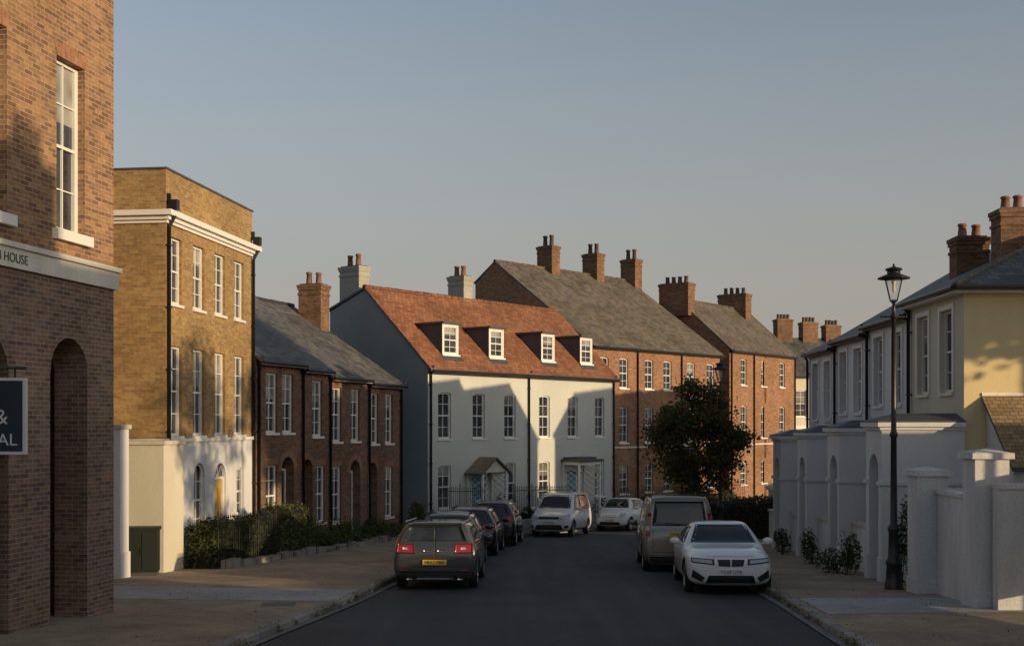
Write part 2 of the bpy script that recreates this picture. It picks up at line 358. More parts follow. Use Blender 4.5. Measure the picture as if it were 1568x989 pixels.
# ------------------------------------------------------------ left near building with arcade
def FL(x,y,dx,dy): return Fr(x,y,dx,dy,1)
b=B("brick_arcade_building",-7,21.8,G(21))
f=Fr(-7.0,21.8,-.18,-1,-1)
g0=G(21)-.4
ar=[dict(t0=.9,t1=2.05,z0=g0,z1=1.42,rise=9,kind='open',depth=.6),dict(t0=3.2,t1=4.6,z0=g0,z1=1.42,rise=9,kind='open',depth=.6),dict(t0=5.8,t1=7.2,z0=g0,z1=1.42,rise=9,kind='open',depth=.6)]
b.wall(f,'arcade_wall',BR_NEAR_LOW,0,9,g0,2.36,ar,archm=BR_NEAR_LOW)
for (a,c) in ((0,.9),(2.05,3.2),(4.6,5.8),(7.2,9)):
    b.face('arcade_inner_wall',BR_NEAR_LOW,[f.P(a,-.6,g0),f.P(c,-.6,g0),f.P(c,-.6,2.2),f.P(a,-.6,2.2)])
b.box(f,'arcade_ceiling',LEAD,.6,9,-3.2,-.62,1.6,1.7)
b.face('arcade_back_wall',BR_NEAR_LOW,[f.P(0,-3.2,g0),f.P(9,-3.2,g0),f.P(9,-3.2,2.2),f.P(0,-3.2,2.2)])
b.box(f,'arcade_end_wall',BR_NEAR_LOW,.0,.3,-9,-.001,g0,9.2)
wins=[W(1.42,.88,3.15,5.95,depth=.16,fw=.1),W(3.68,.88,3.15,5.95,depth=.16,fw=.1),W(6.4,.88,3.15,5.95,depth=.16,fw=.1),W(1.42,.88,7.55,9.6,fw=.1),W(3.68,.88,7.55,9.6,fw=.1)]
b.wall(f,'upper_wall',BR_NEAR,0,9,2.72,10.2,wins,lint=SOLD,sill=None)
for w_ in wins: b.box(f,'stone_sills',WHITE,w_['t0']-.12,w_['t1']+.12,-.1,.1,w_['z0']-.17,w_['z0']-.003)
b.box(f,'stone_band',BAND,-.06,9.05,-.3,.07,2.36,2.66); b.box(f,'stone_band_cap',BAND,-.1,9.05,-.3,.12,2.661,2.74)
b.box(f,'roof_mass',LEAD,0,9,-9,-.02,10.2,10.5)
b.face('rear_side',BR_NEAR,[f.P(0,0,2.7),f.P(0,-9,2.7),f.P(0,-9,10.2),f.P(0,0,10.2)])
b.face('near_side',BR_NEAR,[f.P(9,0,g0),f.P(9,-9,g0),f.P(9,-9,10.2),f.P(9,0,10.2)])
e=b.finish()
def text(parent,name,body,mat,M,size,align='CENTER'):
    c=bpy.data.curves.new(name,'FONT'); c.body=body; c.size=size; c.align_x=align; c.align_y='CENTER'; c.extrude=.002
    c.materials.append(mat); o=bpy.data.objects.new(name,c); COL.objects.link(o); o.parent=parent; o.matrix_local=M; return o
def basis(x,y,loc):
    x=Vector(x).normalized(); y=Vector(y).normalized(); z=x.cross(y)
    M=Matrix((x,y,z)).transposed().to_4x4(); M.translation=Vector(loc); return M
p=Vector(f.P(3.55,.078,2.5))-Vector(e.location)
INK=plain("letter_ink",(.05,.05,.05),.6,.1)
text(e,'lettering','CROWN HOUSE',INK,basis((-f.dx,-f.dy,0),(0,0,1),p),.2)
NAVY=plain("navy_sign_paint",(.008,.022,.045),.35,.08); SILV=plain("silver_letter",(.62,.64,.66),.4,.05)
b=B("hanging_sign",-7.5,17.5,0)
fs=Fr(-7.82,17.5,1,.04,1)
b.box(fs,'panel',NAVY,0,.92,-.03,.03,-.38,.62)
for q in ((-.04,0,-.42,.66),(.92,.96,-.42,.66)): b.box(fs,'frame',SILV,q[0],q[1],-.045,.045,q[2],q[3])
b.box(fs,'frame',SILV,0,.92,-.045,.045,-.42,-.38); b.box(fs,'frame',SILV,0,.92,-.045,.045,.62,.66)
b.cyl('bracket',BLACKM,fs.P(-.35,0,.8),fs.P(.95,0,.8),.022,.022,8); b.cyl('bracket',BLACKM,fs.P(-.35,0,1.1),fs.P(.5,0,.8),.015,.015,8)
for t in (.12,.8): b.cyl('hanger',BLACKM,fs.P(t,0,.66),fs.P(t,0,.8),.014,.014,6)
e=b.finish(); o=Vector((-7.5,17.5,0))
text(e,'lettering','ROYAL',SILV,basis((1,.04,0),(0,0,1),Vector(fs.P(.46,.038,-.22))-o),.24)
text(e,'ornament','&',SILV,basis((1,.04,0),(0,0,1),Vector(fs.P(.62,.038,.1))-o),.3)
# ------------------------------------------------------------ yellow brick three-storey house
g0=G(35)-.5
b=B("yellow_brick_house",-8.9,31.9,G(32))
f=FL(-8.9,31.9,.13,.99)
ops=[]
for t in (.62,2.22,3.82,5.4):
    ops+= [W(t,.82,3.15,4.88),W(t,.82,-.3,2.05)]
b.wall(f,'brick_wall',BR_YEL,0,6.56,-.35,6.57,ops,lint=SOLD_Y)
ops=[W(.6,.8,-3.9,-1.35,kind='door',mat=DYEL,rise=9),W(2.2,.8,-3.1,-1.05,rise=9),W(3.8,.85,-4.2,-1.1,kind='door',mat=DBLUE,rise=9),W(5.4,.7,-2.7,-1.3)]
b.wall(f,'rendered_ground_floor',RENDER,0,6.56,g0,-.37,ops,n=.03)
b.box(f,'plat_band',WHITE,0,6.58,.0,.09,-.46,-.36)
fc=Fr(-8.9,31.9,-.99,.13,-1)
b.wall(fc,'side_wall',BR_YEL,0,7,-.35,6.57)
b.wall(fc,'side_base',CREAM2,0,7,g0,-.36,n=.02)
b.face('rear_walls',BR_YEL,[f.P(6.56,0,g0),f.P(6.56,-7,g0),f.P(6.56,-7,6.57),f.P(6.56,0,6.57)])
for (z0,z1,pr) in ((5.18,5.26,.06),(5.262,5.36,.13),(5.362,5.5,.24)):
    b.box(f,'cornice',WHITE,-pr,6.56+pr,.002,pr,z0,z1); b.box(fc,'cornice_side',WHITE,.0,7,.002,pr-.002,z0,z1-.002)
b.box(f,'parapet_coping',LEAD,-.03,6.6,-.3,.04,6.573,6.62); b.box(fc,'parapet_coping_side',LEAD,.07,7,-.3,.038,6.573,6.618)
b.box(f,'flat_roof',LEAD,.3,6.3,-6.8,-.3,5.9,6.0)
for (t,n) in ((.08,.2),(6.5,.2)):
    b.box(f,'rain_hoppers',BLACKM,t-.1,t+.1,n-.12,n+.1,5.52,5.78); b.box(f,'rain_hoppers',BLACKM,t-.04,t+.04,n-.22,n-.1,5.7,5.95)
b.pipe(f,.06,5.1,-3.9); b.pipe(f,6.5,5.1,-4)
b.finish()
b=B("slate_roofed_house",-14,36,G(36)); f=FL(-12.2,33.5,.13,.99)
b.gable(f,-6,4.5,-4,6.3,2.0,7.6,4,6.2,BR_YEL,SLATE)
b.face('front_wall',BR_YEL,[f.P(-6,0,-4),f.P(4.5,0,-4),f.P(4.5,0,6.3),f.P(-6,0,6.3)])
b.finish()
b=B("white_garden_wall",-8.67,30.7,G(31)); f=FL(-8.62,30.7,.13,.99)
b.box(f,'wall',CREAM2,0,1.25,-1.9,0,G(31)-.4,-.5); b.box(f,'coping',STONE,-.05,1.3,-1.95,.05,-.499,-.4)
b.finish()
b=B("white_gate_pier",-9.4,29.1,G(29)); f=FL(-9.13,28.9,.1,1)
b.box(f,'pier',RENDER,0,.5,-.6,0,G(29)-.3,-.1); b.box(f,'cap',STONE,-.05,.55,-.65,.05,-.099,-.0)
b.box(f,'plinth',RENDER,-.03,.53,-.63,.03,G(29)-.3,G(29)+.7)
b.finish()
GREEN=plain("shade_darkened_cabinet_green",(.012,.018,.012),.55,.15)  # dark green, lowered further so the colour carries the cabinet's shade
b=B("utility_cabinet",-8.9,29.9,G(30)); f=Fr(-9.25,29.75,1,.1,1); g=G(29.8)+PV
b.box(f,'body',GREEN,0,.72,-.4,0,g+.08,g+1.08); b.box(f,'lid',GREEN,-.03,.75,-.43,.03,g+1.082,g+1.16); b.box(f,'plinth',LEAD,.02,.7,-.38,-.02,g-.1,g+.078)
for t in (.02,.365): b.box(f,'doors',GREEN,t+.01,t+.335,.001,.018,g+.14,g+1.02)
b.box(f,'handle',BLACKM,.33,.35,.02,.04,g+.5,g+.7); b.finish()
# ------------------------------------------------------------ brown brick terrace
units=[(0,2.9,2.06,[.99,2.05]),(2.9,4.9,1.92,[4.12]),(4.9,8.1,1.72,[5.6,7.1]),(8.1,11.27,1.6,[8.75,10.1])]
fT=FL(-7.95,38.5,.315,.949)
for i,(t0,t1,ze,wt) in enumerate(units):
    x,y,_z=fT.P(t0,0,0); b=B("brown_brick_terraced_house",x,y,G(y))
    gg=G(y)-.6; zg=G(y)+PV
    ops=[]
    for t in wt: ops.append(W(t,.74,ze-2.32,ze-.42))
    if i==0: ops+=[W(.99,.74,zg+.75,zg+2.7),W(2.05,.85,zg-.3,zg+2.95,kind='door',rise=9,depth=.35)]
    if i==1: ops+=[W(3.4,.75,zg-.3,zg+2.95,kind='door',rise=9,depth=.35,mat=BLACKM),W(4.35,.7,zg+.75,zg+2.7)]
    if i==2: ops+=[W(5.6,.74,zg+.75,zg+2.7),W(7.1,.85,zg-.3,zg+2.9,kind='door',rise=9,depth=.35)]
    if i==3: ops+=[W(8.62,.8,zg-.3,zg+2.9,kind='door',rise=9,depth=.35,mat=DBLUE),W(10.1,.74,zg+.75,zg+2.7)]
    b.wall(fT,'front_wall',BR_BRN,t0,t1,gg,ze,ops,lint=SOLD,archm=SOLD)
    b.gable(fT,t0,t1,gg,ze,4.8,ze+3.15,9.6,ze,BR_BRN,SLATE,ends=(1,1),ov=.03)
    b.box(fT,'eaves_board',WHITE,t0+.01,t1-.01,.225,.24,ze-.19,ze-.13)
    b.pipe(fT,t0+.1,ze-.2,zg)
    if i==3: b.pipe(fT,t1-.1,ze-.2,zg); b.chimney(fT,10.9,-3.65,.75,1.0,ze+1.5,5.6,2,BR_CHIM,ph=.5)
    b.finish()
# ------------------------------------------------------------ grey painted house with red tile roof
b=B("grey_painted_house",-3.39,50,G(52))
f=FL(-3.39,50,8.43,11); L=13.86; gg=-6.2
ops=[]
for i,t in enumerate((1.04,3.26,5.43,8.0,10.25,12.53)):
    ops.append(W(t,.82,-.58,1.32,rise=.05))
    if i not in (1,4): ops.append(W(t,.82,-3.45,-1.66,rise=.05))
ops.append(W(3.26,.9,-4.5,-2.05,kind='door',mat=DBLUE)); ops.append(W(10.25,.9,-4.9,-2.15,kind='door',mat=DBLUE))
b.wall(f,'front_wall',PAINTBR,0,L,gg,2.37,ops,sill=WHITE)
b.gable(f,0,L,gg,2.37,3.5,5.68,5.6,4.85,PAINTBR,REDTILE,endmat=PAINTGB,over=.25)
b.pipe(f,.12,2.1,-4.6); b.pipe(f,6.75,2.1,-5); b.pipe(f,13.7,2.1,-5)
b.chimney(f,.42,-4.55,.62,1.15,4.6,6.72,2,PAINTCH,ph=.5)
b.chimney(f,6.7,-3.9,.62,.95,5.0,6.85,2,PAINTCH,ph=.5)
e=(5.68-2.37)/3.5
for t in (1.9,5.0,8.85,12.0):
    n0=-.42; zb=2.37+.42*e+.12; zt=zb+1.3; nb=-(zt-2.37)/e
    w=.52
    P=f.P
    b.wall(f,'dormer_face',WHITE,t-w,t+w,zb-.05,zt,[W(t,.86,zb+.06,zt-.08,bars=2)],n=n0,depth=.05,sill=None)
    for q in (t-w,t+w): b.face('dormer_cheeks',LEAD,[P(q,n0,zb-.05),P(q,n0,zt),P(q,nb,zt)])
    b.box(f,'dormer_roof',LEAD,t-w-.1,t+w+.1,nb-.1,n0+.14,zt,zt+.08)
    b.box(f,'dormer_sill',WHITE,t-w-.04,t+w+.04,n0-.02,n0+.08,zb-.04,zb+.03)
    b.face('dormer_flashing',LEAD,[P(t-w-.12,n0+.22,2.37-(n0+.22)*e+.106),P(t+w+.12,n0+.22,2.37-(n0+.22)*e+.106),P(t+w+.12,n0-.02,2.37-(n0-.02)*e+.106),P(t-w-.12,n0-.02,2.37-(n0-.02)*e+.106)])
t=3.26; P=f.P
def lattice(n1,t,wd,zlo,zhi,k):
    for q in (t-wd,t+wd):
        for n in (.06,n1): b.box(f,'porch_posts',WHITE,q-.04,q+.04,n-.04,n+.04,zlo-.5,zhi)
        for i in range(k):
            z=zlo+i*.27; zz=min(z+.5,zhi-.03); b.cyl('porch_lattice',WHITE,P(q,.1,z),P(q,n1-.05,zz),.014,.014,4); b.cyl('porch_lattice',WHITE,P(q,n1-.05,z),P(q,.1,zz),.014,.014,4)
    for (q0,q1) in ((t-wd,t-wd+.32),(t+wd-.32,t+wd)):
        for i in range(k):
            z=zlo+i*.27; zz=min(z+.25,zhi-.03); b.cyl('porch_lattice',WHITE,P(q0,n1,z),P(q1,n1,zz),.014,.014,4); b.cyl('porch_lattice',WHITE,P(q1,n1,z),P(q0,n1,zz),.014,.014,4)
lattice(.85,3.26,.8,-4.4,-1.98,9)
PR=brick("porch_tile",(.30,.24,.16),(.22,.17,.12),(.10,.08,.06),bw=.2,bh=.15)
b.slab('porch_roof',PR,[P(t-1.0,0.01,-2.02),P(t-1.0,1.0,-2.02),P(t,1.0,-1.36),P(t,.01,-1.36)],.07)
b.slab('porch_roof',PR,[P(t+1.0,0.01,-2.021),P(t+1.0,1.0,-2.021),P(t,1.0,-1.361),P(t,.01,-1.361)],.07)
b.face('porch_pediment',STONE,[P(t-.82,.88,-2.0),P(t+.82,.88,-2.0),P(t,.88,-1.46)])
t=10.25
lattice(.95,10.25,.85,-4.9,-1.85,11)
b.box(f,'porch_fascia',WHITE,t-.9,t+.9,.01,1.0,-1.85,-1.72); b.box(f,'porch_lead_roof',LEAD,t-1.0,t+1.0,.01,1.1,-1.715,-1.6)
b.box(f,'porch_lead_roof',LEAD,t-.8,t+.8,.01,.8,-1.598,-1.5)
b.finish()
# ------------------------------------------------------------ red brick terrace
def redterrace(x,y,dx,dy,L,ze,a,zr,bb,zb,wts,rows,chim,pipes,us):
    f=FL(x,y,dx,dy)
    for (t0,t1) in us:
        X,Y,_=f.P(t0,0,0); b=B("red_brick_terraced_house",X,Y,G(Y))
        ops=[]
        for t in wts:
            if t0<t<t1:
                for j,(z0,z1) in enumerate(rows): ops.append(W(t,.82,z0,z1,rise=.07,fw=.05))
        b.wall(f,'front_wall',BR_RED,t0,t1,-6,ze,ops,archm=SOLD)
        b.gable(f,t0,t1,-6,ze,a,zr,bb,zb,BR_RED,SLATE2,ov=.02,ends=(t0==0,t1>=L-.1),over=.22)
        b.box(f,'string_course',STONE,t0,t1,.003,.05,-1.3,-1.2)
        for t in pipes:
            if t0<=t<t1: b.pipe(f,t,ze-.3,-5)
        for c in chim:
            if t0<=c[0]<t1: b.chimney(f,*c[1:])
        b.finish()
redterrace(4.2,66,8.6,9.8,13.04,4.27,6.9,9.2,8.4,8.1,(1.15,2.95,5.36,7.2,9.64,11.78),((2.0,3.65),(-1.0,.95),(-3.8,-2.25)),
  [(4.5,4.8,-6.9,.75,1.15,8.0,10.6,2,BR_CHIM,POT2,.65,.14),(9.2,9.2,-6.9,.75,1.15,8.0,10.6,2,BR_CHIM,POT2,.65,.14),(12.9,12.95,-6.7,.75,1.15,8.0,10.6,2,BR_CHIM,POT2,.65,.14)],
  (4.2,8.6,12.9),((0,4.3),(4.3,8.6),(8.6,13.04)))
redterrace(13.5,77,5.9,8,9.94,4.72,3.6,7.9,6,5.8,(1.97,4.95,7.8),((2.5,4.15),(-.85,1.2),(-3.8,-2.35)),
  [(0.1,.0,-3.7,.9,2.1,6.9,8.95,4,BR_CHIM,POT2,.45,.14),(8.0,8.2,-3.7,.9,2.1,6.9,8.95,4,BR_CHIM,POT2,.45,.14)],(.2,3.4,9.8),((0,5),(5,9.94)))
b=B("cream_cottage",21,95,G(95)); f=Fr(20.6,94,1,.25,1)
b.wall(f,'front_wall',CREAM2,0,9,-6,3.75,[W(1.4,.9,.6,2.6),W(1.4,.9,-2.4,-.6),W(3.6,.9,.6,2.6),W(3.6,.9,-2.4,-.6)])
b.gable(f,-.8,9,-6,3.75,4,6.7,8,3.75,CREAM2,SLATE)
for (t,z) in ((1.9,8.3),(4.1,8.1),(6.1,7.9)): b.chimney(f,t,-4,1.3,.8,6,z,4,BR_CHIM,POT2,.4,.13,'t')
b.box(f,'plat_band',WHITE,0,9,.004,.08,-.3,-.1)
b.finish()
# ------------------------------------------------------------ right rendered terrace
fR=Fr(10.2,28,.4,16.2,-1)
rus=[(0,4.1,3.1,CREAM2,1.75),(4.1,8.2,2.88,RENDER,2.1),(8.2,12.2,2.70,RENDER,2.2),(12.2,16.3,2.52,RENDER,1.9)]
for i,(t0,t1,ze,m,rs) in enumerate(rus):
    x,y,_=fR.P(t0,0,0); b=B("hidden_shade_house",x,y,G(y))
    gg=G(y)-.8
    ops=[W(t0+1.2,.85,ze-2.35,ze-.42),W(t0+3.0,.85,ze-2.35,ze-.42)]
    b.wall(fR,'front_wall',m,t0,t1,gg,ze,ops,depth=.13)
    for o in ops:
        b.box(fR,'window_surrounds',WHITE,o['t0']-.14,o['t0']-.02,.003,.035,o['z0'],o['z1']+.12); b.box(fR,'window_surrounds',WHITE,o['t1']+.02,o['t1']+.14,.003,.035,o['z0'],o['z1']+.12)
        b.box(fR,'window_surrounds',WHITE,o['t0']-.019,o['t1']+.019,.003,.035,o['z1']+.01,o['z1']+.12)
    P=fR.P
    if i==0:
        D=9; rz=ze+1.75
        b.wall(Fr(P(0,0,0)[0],P(0,0,0)[1],1,-.0247,1),'side_wall',CREAM,0,D,gg,ze)
        ov=.3; z=ze+.02; a=3.4
        A,Bq,C,Dq=P(-ov,ov,z),P(t1+.02,ov,z),P(t1+.02,-D-ov,z),P(-ov,-D-ov,z); r1,r2=P(2.9,-a,rz),P(t1+.02,-a,rz); r1b=P(2.9,-D+a,rz); r2b=P(t1+.02,-D+a,rz)
        b.slab('hipped_roof',SLATE,[A,Bq,r2,r1]); b.slab('hipped_roof',SLATE,[Dq,A,r1,r1b]); b.slab('hipped_roof',SLATE,[C,Dq,r1b,r2b]); b.slab('hipped_roof',SLATE,[r1,r2,r2b,r1b])
        b.cyl('hip_tiles',SLATE2,A,r1,.07,.07,6)
        b.cyl('gutter',BLACKM,P(-ov,ov+.05,z-.05),P(t1,ov+.05,z-.05),.06,.06,8); b.cyl('gutter',BLACKM,P(-ov-.05,ov,z-.05),P(-ov-.05,-D,z-.05),.06,.06,8)
        b.box(fR,'soffit',WHITE,-ov+.05,t1,.002,ov-.02,z-.16,z-.1); b.box(fR,'soffit',WHITE,-ov+.05,-.002,-D,0,z-.161,z-.101)
        b.chimney(fR,3.75,-2.62,.7,1.1,3.6,5.45,3,BR_CHIM,POT,.34,.12)
        b.face('rear_walls',CREAM2,[P(t1,0,gg),P(t1,-D,gg),P(t1,-D,ze),P(t1,0,ze)])
    else:
        b.gable(fR,t0,t1,gg,ze,3.8,ze+rs,7.6,ze,m,SLATE,ov=.03,over=.2)
    if i==1: b.chimney(fR,5.1,-1.85,.6,.85,3.3,4.95,2,BR_CHIM,POT,.34,.12)
    b.pipe(fR,t1-.1,ze-.25,gg+1.2,n=.08)
    b.finish()
fB=Fr(19.2,45,.06,1,-1)  # hidden row, added so its roofs shade the house fronts opposite
for i in range(4):
    t0=i*4.6; x,y,_=fB.P(t0,0,0); b=B("hidden_shade_house",x,y,G(y)); ze=2.9-.12*i
    b.wall(fB,'front_wall',RENDER,t0,t0+4.6,G(y)-.8,ze,[W(t0+1.3,.85,ze-2.3,ze-.4),W(t0+3.3,.85,ze-2.3,ze-.4)])
    b.gable(fB,t0,t0+4.6,G(y)-.8,ze,3,ze+2.1,6,ze,RENDER,SLATE,ov=.03)
    b.finish()
b=B("tiled_lean_to",10.5,26.5,G(27)); f=Fr(10.55,26.3,1,-.0247,1)
b.slab('roof',TANTILE,[f.P(0,.15,-.9),f.P(6,.15,-.9),f.P(6,-1.7,.66),f.P(0,-1.7,.66)])
b.box(f,'wall',RENDER_W,.1,6,-1.65,-.05,G(27)-.4,-1.0)
b.face('side_wall',RENDER_W,[f.P(.1,-.05,-1.0),f.P(.1,-1.68,-1.0),f.P(.1,-1.68,.5)])
b.cyl('ridge_tiles',STONE,f.P(0,-1.7,.68),f.P(6,-1.7,.68),.05,.05,6)
b.finish()
for i in range(4):
    t=0.0+i*4.05; top=-.12-.14*i; d=1.35; nn=1.86-.02*i
    x,y,_=fR.P(t,nn,0); b=B("arched_porch",x,y,G(y)); gg=G(y)-.5; P=fR.P
    t-=.05
    b.wall(fR,'street_face',RENDER,t,t+d,gg,top,[dict(t0=t+.28,t1=t+d-.28,z0=gg,z1=top-.55,rise=9,kind='open',depth=.25)],n=nn)
    for q in (t,t+d): b.face('side_walls',RENDER,[P(q,nn,gg),P(q,.0,gg),P(q,.0,top),P(q,nn,top)])
    b.face('inner_walls',RENDER_W,[P(t+.2,nn-.25,gg),P(t+.2,.05,gg),P(t+.2,.05,top-.1),P(t+.2,nn-.25,top-.1)]); b.face('inner_walls',RENDER_W,[P(t+d-.2,nn-.25,gg),P(t+d-.2,.05,gg),P(t+d-.2,.05,top-.1),P(t+d-.2,nn-.25,top-.1)])
    b.box(fR,'entrance_door',DGRN,t+.22,t+d-.22,.06,.1,gg,top-.9)
    for (z0,z1,pr) in ((top,top+.07,.05),(top+.071,top+.17,.11)): b.box(fR,'cornice',RENDER,t-pr,t+d+pr,.002,nn+pr,z0,z1)
    b.slab('lead_roof',LEAD,[P(t-.1,nn+.1,top+.2),P(t+d+.1,nn+.1,top+.2),P(t+d/2+.1,nn-.5,top+.38),P(t+d/2-.1,nn-.5,top+.38)],.03)
    b.slab('lead_roof',LEAD,[P(t-.1,nn+.1,top+.2),P(t+d/2-.1,nn-.5,top+.38),P(t+d/2-.1,0,top+.38),P(t-.1,0,top+.2)],.03)
    b.slab('lead_roof',LEAD,[P(t+d+.1,nn+.1,top+.2),P(t+d/2+.1,nn-.5,top+.38),P(t+d/2+.1,0,top+.38),P(t+d+.1,0,top+.2)],.03)
    sc=top-1.25
    b.box(fR,'string_course',RENDER,t-.05,t+.26,nn-.3,nn+.05,sc,sc+.09); b.box(fR,'string_course',RENDER,t+d-.26,t+d+.05,nn-.3,nn+.05,sc,sc+.09)
    b.box(fR,'string_course_side',RENDER,t-.051,t-.003,.0,nn-.301,sc+.001,sc+.091)
    b.box(fR,'plinth',RENDER,t-.04,t+.26,nn-.28,nn+.04,gg,G(y)+.65); b.box(fR,'plinth',RENDER,t+d-.26,t+d+.04,nn-.28,nn+.04,gg,G(y)+.65)
    b.finish()
    b=B("white_garden_wall",x,y+2,G(y)); b.box(fR,'wall',RENDER_W,t+d+.02,t+4.05-.02,nn-.55,nn-.35,gg,G(y)+1.1); b.box(fR,'coping',STONE,t+d+.02,t+4.03,nn-.6,nn-.3,G(y)+1.102,G(y)+1.18); b.finish()
def pier(x,y,w,d,top,name="white_gate_pier"):
    b=B(name,x,y,G(y)); f=Fr(x,y,1,0,1); gg=G(y)-.3
    b.box(f,'shaft',RENDER_W,0,w,-d,0,gg,top-.16)
    b.box(f,'cap',RENDER_W,-.07,w+.07,-d-.07,.07,top-.159,top-.05)
    P=f.P; c=(x+w/2,y+d/2,top+.03); q=[P(-.05,.05,top-.048),P(w+.05,.05,top-.048),P(w+.05,-d-.05,top-.048),P(-.05,-d-.05,top-.048)]
    for i in range(4): b.face('cap_slope',RENDER_W,[q[i],q[(i+1)%4],c])
    b.box(f,'plinth',RENDER_W,-.02,w+.02,-d-.02,.02,gg,G(y)+.4); b.finish()
pier(8.2,25.1,.62,.62,-.88); pier(8.36,22.4,.62,.62,-.46)
def gwall(x,y,dx,dy,L,th,top):
    b=B("white_garden_wall",x,y,G(y)); f=Fr(x,y,dx,dy,1)
    b.box(f,'wall',RENDER_W,0,L,-th,0,G(y)-.5,top-.09); b.box(f,'coping',RENDER_W,0,L,-th-.05,.05,top-.088,top); b.finish()
gwall(8.84,25.5,1,0,8,.22,-1.32); gwall(8.62,22.0,1,0,9,.25,-1.05); gwall(8.75,23.06,.02,1,2.0,.2,-1.3)
gwall(10.7,-6,0,1,27.9,.25,-.62)  # unseen wall, added to keep the road in shade
b=B("offscreen_shade_block",16,21,G(22)); f=Fr(14,20,1,0,1)  # unseen block, added to shade the gate piers and nearest porch
b.box(f,'walls',RENDER_W,0,8,-3.6,0,G(22)-.5,.4); b.gable(f,0,8,G(22),.4,1.8,1.35,3.6,.4,RENDER_W,SLATE); b.finish()
b=B("offscreen_shade_house",13,2,G(4)); f=Fr(12.5,-9,0,1,-1)  # unseen house, added to cast shade over the arcade opposite
b.wall(f,'front_wall',BR_RED,0,18.3,-4,5.6,[W(q,.9,2.5,4.4) for q in (3,6,9,12,15)]+[W(q,.9,-.8,1.2) for q in (3,6,9,12,15)],lint=SOLD)
b.gable(f,0,18.3,-4,5.6,3.2,6.9,7,5.6,BR_RED,SLATE)
b.chimney(f,16.2,-3.2,.8,1.6,6,8.6,3,BR_CHIM); b.chimney(f,12.0,-3.2,.8,1.6,6,8.6,3,BR_CHIM)
b.finish()
# ------------------------------------------------------------ vegetation
def leafmat(name,c1,c2,tr=.3):
    m,n,l,p=nt(name); tc=n.new("ShaderNodeTexCoord"); f=noise(n,l,tc.outputs["Object"],2.5,3); f2=noise(n,l,tc.outputs["Object"],23,1)
    c=mixrgb(n,l,'MIX',c1,c2,ramp(n,l,f,.35,.65,0,1)); c=mixrgb(n,l,'MULTIPLY',c,(.5,.5,.5),ramp(n,l,f2,.4,.65,0,1))
    l.new(c,p.inputs["Base Color"]); p.inputs["Roughness"].default_value=.6; p.inputs["Specular IOR Level"].default_value=.3
    t=n.new("ShaderNodeBsdfTranslucent"); l.new(c,t.inputs["Color"]); mx=n.new("ShaderNodeMixShader"); mx.inputs[0].default_value=tr
    l.new(p.outputs[0],mx.inputs[1]); l.new(t.outputs[0],mx.inputs[2]); l.new(mx.outputs[0],n["Material Output"].inputs[0]); MATS[name]=m; return m
LF_TREE=leafmat("tree_leaves",(.075,.12,.035),(.15,.10,.035),.4); LF_HEDGE=leafmat("hedge_leaves",(.06,.10,.03),(.11,.12,.04)); LF_BUSH=leafmat("bush_leaves",(.10,.14,.045),(.15,.15,.055))
LF_DRY=leafmat("dry_weeds",(.20,.18,.08),(.12,.14,.05))
BARK=plain("bark",(.09,.07,.05),.9,.3,6,40,.004)
def leaves(name,pts,size,mat,parent,loc,asp=.6):
    v=[];f=[]
    for p in pts:
        s=size*R.uniform(.6,1.3); a=Vector((R.gauss(0,1),R.gauss(0,1),R.gauss(0,.8))).normalized(); c=a.orthogonal().normalized()
        c=Matrix.Rotation(R.uniform(0,6.28),3,a)@c; d=a.cross(c)
        p=Vector(p)-Vector(loc); k=len(v)
        v+=[p-c*s,p+d*s*asp-c*s*.1,p+c*s,p-d*s*asp-c*s*.1]; f.append((k,k+1,k+2,k+3))
    me=bpy.data.meshes.new(name); me.from_pydata([tuple(q) for q in v],[],f); me.materials.append(mat)
    o=bpy.data.objects.new(name,me); COL.objects.link(o); o.parent=parent; return o
def tree(name,x,y,h,ch,cw,nl=9000,ls=.07,mat=LF_TREE,clumps=60,rr=(.10,.26),trunk=.085,lo=.3):
    z=G(y)+PV; b=B(name,x,y,z); cz=z+h-ch/2
    tops=(x+.05,y,z+h*.8)
    b.cyl('trunk',BARK,(x,y,z-.2),(x+.03,y,z+h-ch),trunk,trunk*.75,10); b.cyl('trunk',BARK,(x+.03,y,z+h-ch),tops,trunk*.75,.02,8)
    cs=[]
    while len(cs)<clumps:
        q=Vector((R.uniform(-1,1),R.uniform(-1,1),R.uniform(-1,1)))
        if lo<q.length<1.08:
            taper=(1.0-.5*max(0,q.z))*(1-.25*max(0,-q.z))
            cs.append((Vector((x+q.x*cw/2*taper,y+q.y*cw/2*taper,cz+q.z*ch/2)),R.uniform(*rr)*cw/3.2))
    for c,r in cs[:34]:
        zz=max(z+h-ch,min(c.z-.35*math.hypot(c.x-x,c.y-y)-.3,z+h*.74)); b.cyl('limbs',BARK,(x+.03,y,zz),tuple(c),.028,.005,5,False)
    e=b.finish(); pts=[]
    for c,r in cs:
        for _ in range(int(nl//clumps*R.uniform(.6,1.4))): pts.append((c.x+R.gauss(0,r),c.y+R.gauss(0,r),c.z+R.gauss(0,r*.75)))
    leaves('foliage',pts,ls,mat,e,(x,y,z)); return e
tree("street_tree",6.25,42,5.5,3.8,3.2,nl=19000,ls=.062,clumps=125,rr=(.12,.27),lo=.05)
tree("offscreen_shade_tree",13.5,19,10,6,4.2,nl=5000,ls=.12,rr=(.14,.36))  # unseen tree, added to dapple the yellow brick front
tree("offscreen_shade_tree",21.3,21.3,13,6.2,5.4,nl=16000,ls=.16,rr=(.14,.4),clumps=90,trunk=.2)  # unseen tall tree, added so its crown shades the brown terrace
